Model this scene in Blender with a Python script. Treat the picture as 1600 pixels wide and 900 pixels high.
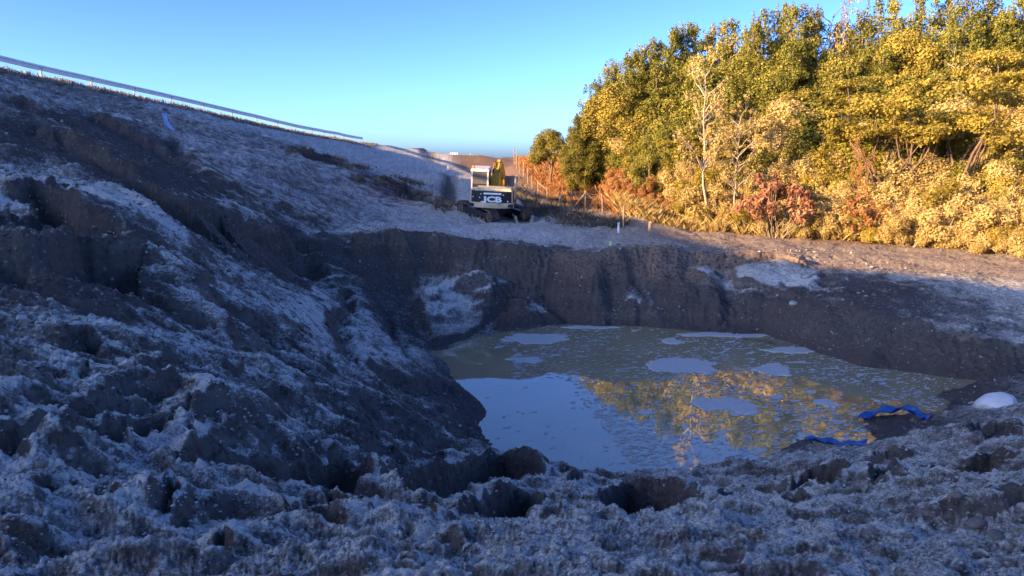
import bpy, bmesh, math, random
import numpy as np
from mathutils import Vector, Matrix, geometry
R = math.radians
random.seed(7)
rng = np.random.default_rng(11)
scene = bpy.context.scene
for o in list(bpy.data.objects):
    bpy.data.objects.remove(o)

# ------------------------------------------------------------------ camera
F = 1164.0                      # focal length in pixels of the 1600 px wide photograph
PITCH = R(10.0)
cam_d = bpy.data.cameras.new("camera")
cam_d.sensor_width = 36.0
cam_d.lens = 36.0 * F / 1600.0
cam_d.clip_start = 0.05
cam_d.clip_end = 3000.0
cam = bpy.data.objects.new("camera", cam_d)
scene.collection.objects.link(cam)
cam.location = (0, 0, 0)
cam.rotation_euler = (math.pi / 2 - PITCH, 0, 0)
scene.camera = cam

# ------------------------------------------------------------------ sky and sun
SUN_EL = 13.5
SUN_AZ = 30.0      # the sun stands to the left of the camera and this much behind it
sun_dir = Vector((-math.cos(R(SUN_AZ)) * math.cos(R(SUN_EL)), -math.sin(R(SUN_AZ)) * math.cos(R(SUN_EL)), math.sin(R(SUN_EL))))
world = bpy.data.worlds.new("World")
scene.world = world
world.use_nodes = True
wn = world.node_tree.nodes
wl = world.node_tree.links
for n in list(wn):
    wn.remove(n)
sky = wn.new("ShaderNodeTexSky")
sky.sky_type = 'NISHITA'
sky.sun_disc = False
sky.sun_elevation = R(SUN_EL)
sky.sun_rotation = math.atan2(sun_dir.x, sun_dir.y)
sky.altitude = 1500
sky.air_density = 0.6
sky.dust_density = 3.8
sky.ozone_density = 2.0
bg = wn.new("ShaderNodeBackground")
bg.inputs["Strength"].default_value = 0.06
wo = wn.new("ShaderNodeOutputWorld")
hs = wn.new("ShaderNodeHueSaturation")
hs.inputs["Saturation"].default_value = 1.0
gm = wn.new("ShaderNodeGamma"); gm.inputs[1].default_value = 1.4
wl.new(sky.outputs[0], gm.inputs[0])
wl.new(gm.outputs[0], hs.inputs["Color"])
tint = wn.new("ShaderNodeMix"); tint.data_type = 'RGBA'; tint.blend_type = 'MULTIPLY'
tint.inputs[0].default_value = 1.0
tint.inputs[7].default_value = (.48, .54, .66, 1)
wl.new(hs.outputs[0], tint.inputs[6])
wl.new(tint.outputs[2], bg.inputs["Color"])
wl.new(bg.outputs[0], wo.inputs["Surface"])

sun_l = bpy.data.lights.new("sun", 'SUN')
sun_l.energy = 2.45
sun_l.angle = R(0.53)
sun_l.color = (1.0, 0.64, 0.30)
sun_o = bpy.data.objects.new("sun", sun_l)
scene.collection.objects.link(sun_o)
sun_o.location = (-20, -10, 30)
sun_o.rotation_euler = sun_dir.to_track_quat('Z', 'Y').to_euler()

scene.view_settings.view_transform = 'Standard'
scene.view_settings.look = 'None'
scene.view_settings.exposure = 2.85
scene.view_settings.gamma = 1.0
scene.render.engine = 'CYCLES'
scene.cycles.max_bounces = 8
scene.cycles.diffuse_bounces = 5
scene.cycles.transparent_max_bounces = 6

# ------------------------------------------------------------------ helpers
col = scene.collection

def ray(px, py):
    """ground-plan direction of the line of sight: (X per Y, Z per Y)"""
    u, v = px - 800.0, 450.0 - py
    fw = v * math.sin(PITCH) + F * math.cos(PITCH)
    return u / fw, (v * math.cos(PITCH) - F * math.sin(PITCH)) / fw

def W(px, py, Y):
    a, b = ray(px, py)
    return (a * Y, Y, b * Y)

def Wz(px, py, z):
    a, b = ray(px, py)
    Y = z / b
    return (a * Y, Y, z)

def tag(o, label=None, cat=None, group=None, kind=None):
    if label: o["label"] = label
    if cat: o["category"] = cat
    if group: o["group"] = group
    if kind: o["kind"] = kind
    return o

def link(name, me, mat=None, parent=None, loc=None, rot=None):
    o = bpy.data.objects.new(name, me)
    col.objects.link(o)
    if mat is not None and me is not None and not me.materials:
        me.materials.append(mat)
    if parent is not None: o.parent = parent
    if loc is not None: o.location = loc
    if rot is not None: o.rotation_euler = rot
    return o

def empty(name, loc, rot=(0, 0, 0)):
    o = bpy.data.objects.new(name, None)
    o.empty_display_size = 0.3
    col.objects.link(o)
    o.location = loc
    o.rotation_euler = rot
    return o

def mesh_np(name, verts, faces, smooth=False):
    me = bpy.data.meshes.new(name)
    verts = np.asarray(verts, dtype=np.float32)
    faces = np.asarray(faces, dtype=np.int32)
    k = faces.shape[1]
    me.vertices.add(len(verts)); me.vertices.foreach_set("co", verts.ravel())
    me.loops.add(faces.size); me.loops.foreach_set("vertex_index", faces.ravel())
    me.polygons.add(len(faces))
    me.polygons.foreach_set("loop_start", np.arange(0, faces.size, k, dtype=np.int32))
    me.polygons.foreach_set("loop_total", np.full(len(faces), k, dtype=np.int32))
    if smooth:
        me.polygons.foreach_set("use_smooth", np.ones(len(faces), dtype=bool))
    me.update(calc_edges=True)
    return me

def set_attr(me, name, vals):
    a = me.attributes.new(name, 'FLOAT', 'POINT')
    a.data.foreach_set("value", np.asarray(vals, dtype=np.float32))

def set_col(me, name, vals):
    a = me.attributes.new(name, 'FLOAT_COLOR', 'POINT')
    v = np.ones((len(vals), 4), dtype=np.float32); v[:, :3] = vals
    a.data.foreach_set("color", v.ravel())

def sstep(a, b, x):
    t = np.clip((x - a) / (b - a), 0, 1)
    return t * t * (3 - 2 * t)

_perm = {}
def pn(x, y, seed=0):
    """2-D gradient noise, about -1..1"""
    if seed not in _perm:
        g = np.random.default_rng(seed + 100)
        p = g.permutation(512).astype(np.int32)
        th = g.random(512) * 2 * np.pi
        _perm[seed] = (p, np.cos(th), np.sin(th))
    p, gx, gy = _perm[seed]
    xi = np.floor(x).astype(np.int64); yi = np.floor(y).astype(np.int64)
    xf = x - xi; yf = y - yi
    u = xf * xf * xf * (xf * (xf * 6 - 15) + 10); v = yf * yf * yf * (yf * (yf * 6 - 15) + 10)
    def g(ix, iy, dx, dy):
        h = p[(p[ix & 511] + iy) & 511]
        return gx[h] * dx + gy[h] * dy
    a = g(xi, yi, xf, yf); b = g(xi + 1, yi, xf - 1, yf)
    c = g(xi, yi + 1, xf, yf - 1); d = g(xi + 1, yi + 1, xf - 1, yf - 1)
    return 1.5 * ((a * (1 - u) + b * u) * (1 - v) + (c * (1 - u) + d * u) * v)

def fbm(x, y, octs, seed=0, gain=0.5, lac=2.03):
    s = 0; a = 1.0
    for k in range(octs):
        s = s + a * pn(x, y, seed + k); a *= gain; x = x * lac + 3.1; y = y * lac - 1.7
    return s

def blur(a, n, axis):
    k = np.exp(-np.linspace(-2, 2, 2 * n + 1) ** 2); k /= k.sum()
    pad = [(0, 0), (0, 0)]; pad[axis] = (n, n)
    b = np.pad(a, pad, mode='edge'); out = np.zeros_like(a)
    m = a.shape[axis]
    for i, w in enumerate(k):
        out += w * (b[i:i + m, :] if axis == 0 else b[:, i:i + m])
    return out

# ------------------------------------------------------------------ terrain: control points and break lines (metres, water at z = -6)
WATER = -6.0
pts = []; edges = []
def line(ps, closed=False):
    i0 = len(pts)
    for p in ps: pts.append(p)
    for k in range(len(ps) - 1): edges.append((i0 + k, i0 + k + 1))
    if closed: edges.append((i0 + len(ps) - 1, i0))
def many(L):
    for (x, y, Y) in L: pts.append(W(x, y, Y))
def off(p, dx, dy, dz):
    return (p[0] + dx, p[1] + dy, p[2] + dz)

crest = [W(0, 112, 40), W(100, 131, 44.5), W(200, 151, 50), W(300, 172, 57), W(400, 193, 66), W(500, 212, 80),
         W(570, 224, 100), W(640, 239, 128), W(700, 247, 160)]
crest_off = [(-46, -140, 12), (-38, -80, 12), (-33, -40, 12), (-31, -15, 10.5), (-30.2, -1, 8.7), (-29.8, 5, 7.0), (-29.2, 14, 6.6), (-28.4, 23, 6.0), (-27.6, 31, 5.1)]  # unseen run of the crest, heights shaped to cast the shade over the pit
crest_all = crest_off + crest
line(crest_all)
line([off(p, -11, -3 if i < 12 else 6, 0.1) for i, p in enumerate(crest_all)])
line([off(p, -26, -5 if i < 12 else 14, -7.5) for i, p in enumerate(crest_all)])
# far ground behind the crest of the road
line([(-8, 165, -0.45), (8, 170, -0.25), (40, 170, 1.0), (90, 160, 6)])
pts += [(-8, 215, -3), (30, 230, -3), (-60, 260, -8), (120, 260, 2), (-300, 500, -8), (0, 600, -8), (300, 500, -4), (350, 100, 12),
        (350, -150, 6), (-350, -150, 0), (-350, 200, -8), (-120, 60, -4), (-120, -60, -4), (0, -250, -2), (60, -120, -2)]

# rim of the pit, far side
rim = [W(480, 372, 28.3), W(520, 371, 28.6), W(560, 369, 28.8), W(620, 361, 29.1), (W(700, 368, 29)), W(760, 376, 28.7), W(800, 381, 28.4), W(850, 388, 28.2),
       W(880, 397, 27.9), W(905, 408, 27.5), W(930, 413, 27.1), W(950, 403, 27.4), W(970, 389, 27.9), W(1000, 382, 28.2), W(1050, 382, 28.2),
       W(1090, 397, 28.2), W(1160, 398, 28.3), W(1230, 401, 28.8), W(1290, 421, 27.8), W(1350, 425, 27.6), W(1450, 429, 27.4), W(1530, 433, 27.3), W(1620, 438, 27.2)]
line(rim)
line([W(500, 394, 27.7), W(560, 414, 28.1), W(620, 428, 28.3), W(700, 434, 28.2), W(760, 434, 28.0), W(810, 438, 27.7), W(850, 446, 27.5), W(905, 456, 27.0), W(950, 450, 27.2), W(1000, 445, 27.4), W(1045, 446, 27.2)])
pts += [W(1800, 450, 27), W(2100, 470, 26)]
# foot of the wall at the water
toe = [Wz(x, y, WATER - 0.03) for x, y in [(690, 563), (700, 547), (740, 535), (780, 526), (830, 517), (890, 508), (960, 510), (1060, 515), (1130, 522),
       (1200, 536), (1250, 552), (1290, 570), (1330, 592), (1370, 609), (1430, 619), (1480, 627)]]
line(toe)
line([off(toe[1], 1.0, -1.0, -.6), off(toe[3], .6, -1.2, -.8), off(toe[6], 0, -1.5, -1), off(toe[9], -.6, -1.2, -1), off(toe[12], -.9, -.7, -.9), off(toe[14], -.8, -.9, -.6)])
# ledge half way down the wall on the right, nearly plumb below it
brow = [W(1065, 450, 26.8), W(1130, 454, 26.3), W(1200, 470, 25.3), W(1290, 484, 23.2), W(1330, 474, 22.9), W(1400, 494, 21.7), W(1500, 514, 20.8), W(1620, 535, 20.2)]
line(brow)
line([W(1065, 508, 25.9), W(1130, 515, 25.5), W(1200, 529, 24.6), W(1290, 562, 22.2), W(1340, 585, 20.8), W(1400, 596, 20.2), W(1500, 606, 19.6), W(1620, 614, 19.0)])
pts += [W(1515, 622, 17.9)[:2] + (-5.72,), W(1570, 622, 17.9)[:2] + (-5.45,), W(1640, 625, 17.6)[:2] + (-5.2,), W(1700, 630, 17)[:2] + (-5.1,), W(1545, 615, 18.6)[:2] + (-5.6,)]
pts += [W(1900, 560, 19), W(1900, 640, 17)]
# far wall left part: the slumped slab stands proud of the wall
line([W(640, 476, 26.9), W(690, 460, 27.0), W(740, 446, 27.3), W(775, 444, 27.4)])
many([(650, 520, 25.0), (700, 520, 25.3), (760, 505, 26.2), (560, 450, 26.6), (600, 480, 26.0), (790, 480, 27.0), (830, 470, 27.0), (870, 485, 26.8),
      (940, 472, 26.7), (990, 464, 26.7), (1040, 484, 26.5), (900, 494, 26.5), (985, 490, 26.3)])
# plateau
many([(560, 355, 33), (620, 356, 33), (700, 361, 33), (760, 361, 34), (800, 360, 34.5), (850, 356, 36), (905, 362, 35), (950, 364, 36), (1000, 366, 36.5), (1050, 367, 37),
      (1100, 369, 37.5), (1200, 374, 37), (1300, 381, 36), (1400, 389, 34), (1500, 395, 32.5), (1600, 402, 31), (930, 385, 32), (1100, 384, 32.5), (1250, 390, 32), (1400, 404, 30.5), (1550, 415, 29)])
many([(720, 350, 40), (770, 349, 41), (830, 350, 40.5), (890, 352, 40), (760, 320, 52), (800, 318, 50), (840, 330, 47), (760, 280, 74), (740, 262, 95), (720, 251, 125), (700, 300, 60), (705, 275, 80), (780, 300, 60)])
# fence line and the bank rising behind it
fence_px = [(974, 322, 359, 38.0), (942, 305, 333, 42.5), (915, 297, 326, 45), (893, 294, 327, 47), (874, 292, 320, 50.5), (856, 291, 315, 54.5),
            (841, 284, 305, 58.5), (832, 274, 296, 61.5), (825, 263, 286, 64.5), (818, 254, 275, 67.5), (812, 246, 271, 70.5), (807, 236, 263, 74), (803.5, 229, 257, 78)]
for (x, t, b, Y) in fence_px: pts.append(W(x, b, Y))
many([(815, 252, 100), (840, 247, 120), (840, 258, 90), (870, 250, 82), (870, 290, 62), (890, 262, 68), (900, 300, 53), (920, 280, 56), (950, 310, 46), (1000, 330, 42), (960, 290, 50), (1040, 350, 40.5), (1060, 355, 41)])
# ground under the wood
many([(1100, 350, 42), (1200, 358, 41), (1300, 365, 40), (1400, 372, 38), (1500, 380, 36), (1620, 385, 34)])
pts += [(9, 62, 0.2), (14, 56, -0.4), (22, 52, -0.6), (30, 48, -0.6), (38, 44, -0.4), (20, 66, 2.2), (32, 62, 2.6), (45, 55, 3.0), (14, 80, 1.6), (34, 36, -2.6), (40, 28, -3.2), (60, 40, 2.5), (60, 0, -1), (45, 10, -3)]

# left embankment, plane running down to the pit
many([(0, 300, 14.6), (0, 200, 23), (0, 400, 10.9), (0, 520, 8.2), (0, 650, 6.4), (0, 740, 5.5), (0, 810, 4.9), (0, 900, 4.2),
      (100, 200, 27), (100, 270, 20), (200, 240, 24.5), (300, 250, 30.5), (400, 260, 35), (500, 260, 47), (600, 270, 62), (650, 265, 85),
      (400, 310, 28.5), (500, 310, 36), (600, 310, 46), (560, 335, 38), (640, 335, 41), (660, 300, 55),
      (200, 350, 14.4), (120, 440, 10.8), (200, 520, 9.5), (300, 400, 14.6), (300, 480, 12.0), (200, 620, 7.7), (300, 560, 10.0), (400, 450, 16.8), (400, 520, 13.2), (400, 600, 10.0),
      (300, 660, 7.8), (150, 720, 6.5), (400, 680, 8.2), (300, 745, 7.2), (500, 560, 14.0), (500, 630, 10.8), (500, 700, 9.2),
      (600, 640, 12.6), (600, 700, 10.6), (430, 760, 7.5), (560, 780, 7.9), (430, 850, 5.4)])
line([W(190, 288, 18.6), W(240, 312, 19.2), W(290, 333, 20), W(345, 345, 21.8), W(400, 358, 24.8), W(440, 366, 27)])
many([(240, 345, 16.6), (300, 375, 17.0), (350, 410, 17.6), (400, 420, 19.6), (430, 440, 20.5), (470, 440, 23.2)])
line([W(450, 388, 27.6), W(480, 415, 26.8), W(520, 440, 26.2), W(560, 462, 25.2), W(590, 492, 24.0), W(610, 515, 23.4), W(645, 545, 22.6), W(683, 562, 22.3)])
many([(540, 500, 20), (600, 560, 17.6), (640, 590, 16.8), (670, 600, 17.2)])
# left shore
shore_l = [Wz(x, y, WATER + 0.02) for x, y in [(700, 585), (722, 605), (748, 628), (760, 645), (744, 660), (752, 680), (762, 703)]]
line(shore_l)
line([off(p, 1.0, 0, -.8) for p in shore_l])
many([(690, 620, 16.6), (700, 660, 14.6), (690, 690, 13.2), (640, 650, 13.6)])
# near shore: lip of the foreground, water right behind it
lip = [W(790, 712, 12.9), W(850, 728, 12.6), W(900, 744, 12.4), W(960, 748, 12.4), W(1030, 744, 12.5), W(1100, 741, 12.6), W(1180, 734, 12.7), W(1215, 712, 13.6), W(1240, 696, 14.3), W(1280, 690, 14.6), W(1330, 705, 13.9), W(1380, 704, 13.9)]
line(lip)
line([off(p, 0.1, 0.8, -.5) for p in lip])
line([off(p, 0.2, 2.2, -.9) for p in lip[:9]])
line([W(1385, 690, 14.8), W(1365, 668, 15.9), W(1345, 655, 16.6), W(1390, 648, 16.6), W(1440, 655, 15.9), W(1470, 645, 15.9), W(1510, 640, 15.9), W(1560, 636, 15.7), W(1620, 628, 15.6)])
line([off(p, -.2, .7, -.7) for p in [W(1345, 650, 16.9), W(1400, 640, 17.0)]])
many([(1330, 730, 12.0), (1400, 720, 12.2), (1450, 690, 12.9), (1500, 670, 13.6), (1560, 660, 13.9), (1620, 660, 13.5), (1620, 720, 10)])
line([(1.5, 16, -7), (3, 20, -7.3), (6, 22, -7.3), (8, 19.5, -7.2), (6, 16.5, -7)])
# foreground
many([(1600, 760, 7.8), (1600, 810, 6.0), (1620, 900, 4.2), (1200, 900, 3.95), (800, 900, 4.0), (400, 900, 4.1), (1400, 760, 9.8), (1400, 820, 6.8), (1200, 790, 9.6), (1200, 840, 6.2),
      (1000, 790, 9.6), (1000, 850, 6.0), (860, 760, 10.9), (860, 800, 8.6), (860, 860, 5.5), (740, 760, 10.6), (700, 800, 8.4), (700, 860, 5.4), (640, 740, 10.6), (580, 760, 8.9)])
pts += [(-6, 2, -1.6), (-3, 2.5, -2.0), (0, 2.4, -2.0), (3, 2.5, -2.0), (6, 2.5, -2.0), (0, -4, -1.7), (-10, -4, -0.9), (10, -4, -1.7), (20, 0, -2), (-16, 0, 1.2), (-18, 10, 1.7), (-20, 20, 2.3), (-22, -30, 3), (16, 12, -4.2)]

vin = [Vector((p[0], p[1])) for p in pts]
dv, de, df, ov, oe, of_ = geometry.delaunay_2d_cdt(vin, edges, [], 0, 0.02)
dz = []
for k, v in enumerate(dv):
    if ov[k]:
        dz.append(pts[ov[k][0]][2])
    else:                       # a crossing of two break lines
        d = sorted(((v - q).length, i) for i, q in enumerate(vin))[:3]
        w = [1 / (a + .05) for a, _ in d]
        dz.append(sum(pts[i][2] * ww for (a, i), ww in zip(d, w)) / sum(w))
dz = np.array(dz); dxy = np.array([(v.x, v.y) for v in dv])

class Grid:
    def __init__(s, x0, x1, y0, y1, h):
        s.x0, s.y0, s.h = x0, y0, h
        s.nx = int((x1 - x0) / h) + 1; s.ny = int((y1 - y0) / h) + 1
        s.z = np.full((s.ny, s.nx), np.nan)
        gx = x0 + np.arange(s.nx) * h; gy = y0 + np.arange(s.ny) * h
        for t in df:
            a, b, c = dxy[t[0]], dxy[t[1]], dxy[t[2]]
            i0 = max(0, int((min(a[0], b[0], c[0]) - x0) / h)); i1 = min(s.nx, int((max(a[0], b[0], c[0]) - x0) / h) + 2)
            j0 = max(0, int((min(a[1], b[1], c[1]) - y0) / h)); j1 = min(s.ny, int((max(a[1], b[1], c[1]) - y0) / h) + 2)
            if i1 <= i0 or j1 <= j0: continue
            X, Y = np.meshgrid(gx[i0:i1], gy[j0:j1])
            D = (b[1] - c[1]) * (a[0] - c[0]) + (c[0] - b[0]) * (a[1] - c[1])
            if abs(D) < 1e-9: continue
            l1 = ((b[1] - c[1]) * (X - c[0]) + (c[0] - b[0]) * (Y - c[1])) / D
            l2 = ((c[1] - a[1]) * (X - c[0]) + (a[0] - c[0]) * (Y - c[1])) / D
            l3 = 1 - l1 - l2
            m = (l1 > -1e-6) & (l2 > -1e-6) & (l3 > -1e-6)
            s.z[j0:j1, i0:i1][m] = (l1 * dz[t[0]] + l2 * dz[t[1]] + l3 * dz[t[2]])[m]
        s.z[np.isnan(s.z)] = -4
    def at(s, X, Y, A=None):
        A = s.z if A is None else A
        fx = np.clip((X - s.x0) / s.h, 0, s.nx - 1.001); fy = np.clip((Y - s.y0) / s.h, 0, s.ny - 1.001)
        i = fx.astype(int); j = fy.astype(int); u = fx - i; v = fy - j
        return (A[j, i] * (1 - u) + A[j, i + 1] * u) * (1 - v) + (A[j + 1, i] * (1 - u) + A[j + 1, i + 1] * u) * v

GN = Grid(-50, 50, -12, 78, 0.1)
GF = Grid(-400, 400, -250, 620, 2.0)
GN.z = blur(blur(GN.z, 2, 0), 2, 1)
GF.z = blur(blur(GF.z, 1, 0), 1, 1)

def base_z(X, Y):
    X = np.asarray(X, float); Y = np.asarray(Y, float)
    e = np.minimum(np.minimum(X + 50, 50 - X), np.minimum(Y + 12, 78 - Y))
    w = sstep(0, 6, e)
    # the cut faces of the pit are scalloped and fluted: shift the ground plan there
    m = sstep(21.5, 24, Y + .75 * np.maximum(X - 7.5, 0)) * sstep(33, 30.5, Y) * sstep(-9.5, -7, X) * sstep(26, 20, X)
    sh = .65 * fbm(X * .42 + 2, Y * .3, 2, 301) + .16 * fbm(X * 1.0 + .8 * pn(X * .5, Y * .5, 303), Y * 1.2, 3, 305) + .05 * pn(X * 6, Y * 5, 306)
    Y = Y + m * sh
    return GN.at(X, Y) * w + GF.at(X, Y) * (1 - w)

def hit(px, py, z_off=0.0, y0=3.0, y1=160.0):
    """where the line of sight meets the smooth ground"""
    a, b = ray(px, py)
    Y = np.concatenate([np.arange(y0, 60, 0.03), np.arange(60, y1, 0.25)])
    d = b * Y - base_z(a * Y, Y) - z_off
    k = np.argmax(d < 0)
    if not (d < 0).any(): k = len(Y) - 1
    return (a * Y[k], Y[k], b * Y[k])
# ------------------------------------------------------------------ terrain: scarps, hollows, bare and frosted patches
SCARPS = [  # (pixel line, drop, reach, lip)
    ([(0, 322), (70, 318), (100, 333), (140, 360), (180, 385), (214, 407)], .55, 1.5, .25),
    ([(45, 436), (70, 412), (95, 401), (130, 402), (170, 412), (212, 410), (230, 425)], .8, 1.3, .2),
    ([(200, 290), (240, 312), (290, 333), (340, 345), (358, 362)], 1.0, 1.5, .15),
    ([(354, 350), (400, 360), (440, 377), (470, 402)], 1.3, 1.9, .15),
    ([(60, 200), (130, 232), (200, 270), (240, 300)], .5, 2.0, .1),
    ([(0, 150), (60, 172), (120, 190), (190, 215)], .4, 1.6, .1),
    ([(130, 170), (200, 205), (250, 230), (290, 262), (310, 290)], .6, 2.2, .1),
    ([(440, 236), (490, 245), (530, 258), (560, 272)], .7, 1.6, .15),
    ([(590, 285), (640, 300), (680, 318)], .5, 1.5, .1),
    ([(85, 552), (105, 535), (135, 542), (165, 565)], .45, .8, .05),
    ([(165, 607), (200, 602), (240, 603), (272, 610)], .16, .30, .04),
    ([(168, 622), (200, 619), (240, 618), (275, 626)], .16, .28, .04),
    ([(175, 640), (215, 634), (260, 635), (300, 645)], .24, .40, .05),
    ([(120, 668), (160, 660), (215, 668), (260, 670)], .2, .45, .04),
    ([(1345, 712), (1380, 708), (1420, 722)], .25, .4, .04),
    ([(1440, 682), (1500, 668), (1560, 672), (1600, 662)], .28, .5, .04),
    ([(1530, 805), (1570, 795), (1610, 800)], .2, .4, .04),
    ([(0, 420), (30, 428), (60, 434)], .3, .8, .05),
    ([(420, 560), (460, 575), (510, 600), (560, 620)], .12, .4, .03),
    ([(560, 570), (600, 590), (640, 600), (690, 598)], .3, .7, .05),
    ([(80, 610), (120, 600), (150, 615)], .18, .4, .03),
    ([(1060, 384), (1100, 399), (1160, 399), (1230, 403), (1290, 423)], .3, .9, .08),
    ([(640, 476), (690, 452), (745, 436), (772, 430)], -.35, .9, 0),
]
PITS = [  # outlines of dug hollows: bucket bites and slumps with plumb dark sides and a frosted rim
    [(600, 770), (640, 757), (690, 740), (740, 723), (790, 716), (835, 728), (856, 745), (838, 764), (790, 768), (745, 785), (700, 812), (640, 808), (602, 790)],
    [(700, 836), (735, 805), (780, 783), (825, 780), (862, 795), (862, 808), (820, 828), (770, 838)],
    [(925, 800), (940, 780), (975, 765), (1040, 765), (1085, 780), (1100, 800), (1075, 825), (1010, 836), (955, 832)],
    [(1235, 770), (1262, 752), (1310, 748), (1338, 758), (1320, 775), (1290, 788), (1250, 784)],
    [(1348, 768), (1372, 750), (1402, 757), (1412, 767), (1380, 778)],
    [(1438, 762), (1455, 745), (1500, 735), (1550, 722), (1592, 722), (1570, 737), (1510, 757), (1470, 768), (1448, 772)],
    [(883, 765), (895, 751), (920, 752), (910, 766), (892, 775)],
    [(1118, 798), (1135, 785), (1185, 787), (1150, 800)],
    [(0, 738), (0, 705), (60, 700), (140, 700), (230, 706), (290, 702), (330, 688), (300, 712), (240, 732), (150, 732), (60, 738)],
    [(265, 762), (330, 755), (420, 760), (500, 742), (550, 752), (582, 775), (560, 795), (480, 790), (400, 786), (330, 780)],
    [(412, 820), (455, 814), (500, 830), (542, 850), (500, 857), (450, 842)],
    [(498, 800), (560, 816), (640, 824), (690, 842), (620, 848), (545, 834)],
    [(158, 838), (165, 818), (190, 815), (197, 835), (180, 849)],
    [(236, 845), (245, 817), (270, 814), (280, 830), (262, 851)],
    [(205, 832), (210, 815), (228, 815), (230, 832)],
    [(85, 557), (105, 538), (132, 543), (162, 562), (140, 572), (103, 574)],
    [(1210, 790), (1240, 796), (1288, 805), (1260, 814), (1225, 807)],
    [(1362, 712), (1400, 715), (1430, 730), (1400, 734), (1370, 723)],
    [(1500, 690), (1540, 676), (1590, 678), (1600, 690), (1560, 697)],
    [(1530, 812), (1570, 800), (1610, 803), (1610, 815), (1570, 820)],
    [(840, 838), (860, 826), (880, 830), (872, 842)], [(330, 882), (350, 874), (362, 880), (348, 888)],
    [(600, 722), (650, 712), (700, 716), (690, 728), (640, 734)], [(300, 722), (330, 712), (370, 716), (350, 728)],
    [(40, 812), (90, 806), (120, 815), (80, 824)], [(85, 690), (110, 664), (160, 660), (215, 668), (200, 684), (150, 690)],
]
RIDGES = [  # (pixel line, height, half width) flowing swells with frosted backs
    ([(0, 744), (100, 740), (200, 737), (280, 750), (340, 792), (385, 850)], .13, .30), ([(225, 740), (300, 695), (380, 702), (450, 724), (545, 730), (592, 768), (612, 802)], .15, .28),
    ([(560, 862), (650, 850), (700, 822)], .09, .22), ([(860, 862), (920, 840), (1010, 846), (1100, 827), (1200, 802), (1300, 778), (1400, 748), (1440, 737)], .15, .30),
    ([(1000, 875), (1100, 845), (1250, 818), (1350, 792), (1440, 777), (1600, 745)], .11, .26), ([(880, 750), (960, 763), (1100, 764), (1200, 746)], .10, .25), ([(700, 870), (800, 850), (900, 862)], .08, .2),
    ([(0, 640), (80, 610), (170, 625), (300, 640), (420, 700)], .10, .3), ([(1150, 880), (1300, 850), (1450, 830), (1600, 815)], .10, .25), ([(0, 800), (120, 790), (240, 800), (330, 850)], .10, .22),
    ([(100, 300), (200, 345), (260, 400), (300, 470), (380, 560)], .18, .5), ([(0, 230), (120, 270), (220, 320), (330, 420)], .2, .6), ([(420, 420), (480, 470), (520, 530), (600, 600)], .12, .35),
    ([(300, 260), (380, 320), (440, 345)], .2, .5), ([(150, 560), (250, 600), (350, 680), (420, 720)], .12, .35), ([(330, 520), (430, 600), (520, 680), (600, 720)], .10, .3),
]
SLABS = [  # slumped slabs lying proud of the cut face
    [(640, 482), (690, 457), (740, 440), (778, 434), (776, 480), (765, 508), (740, 528), (705, 540), (682, 552), (660, 520)],
    [(792, 452), (832, 472), (872, 500), (895, 507), (832, 514), (792, 518)], [(930, 500), (945, 476), (985, 462), (1022, 472), (1046, 496), (1000, 505)],
    [(1065, 412), (1110, 413), (1132, 426), (1112, 446), (1080, 440)], [(1135, 418), (1230, 408), (1290, 428), (1282, 450), (1240, 470), (1200, 460), (1142, 450)],
]
GULLIES = [  # (pixel line, depth, half width)
    ([(540, 432), (546, 480), (536, 505), (524, 525), (546, 560), (572, 600)], .30, .22),
    ([(600, 478), (612, 515), (628, 540), (655, 572)], .24, .18),
    ([(380, 500), (450, 545), (520, 590), (600, 640), (680, 700)], .10, .2),
    ([(250, 420), (330, 470), (420, 540), (500, 610)], .10, .25),
    ([(560, 655), (620, 680), (690, 705), (745, 712)], .2, .3),
    ([(700, 268), (704, 290), (702, 320)], .25, .6),
    ([(120, 250), (200, 300), (300, 370), (360, 440)], .15, .4),
    ([(262, 215), (280, 250), (310, 290)], .4, .5),
    ([(600, 225), (680, 250), (720, 258)], .3, 1.0),
]
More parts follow.
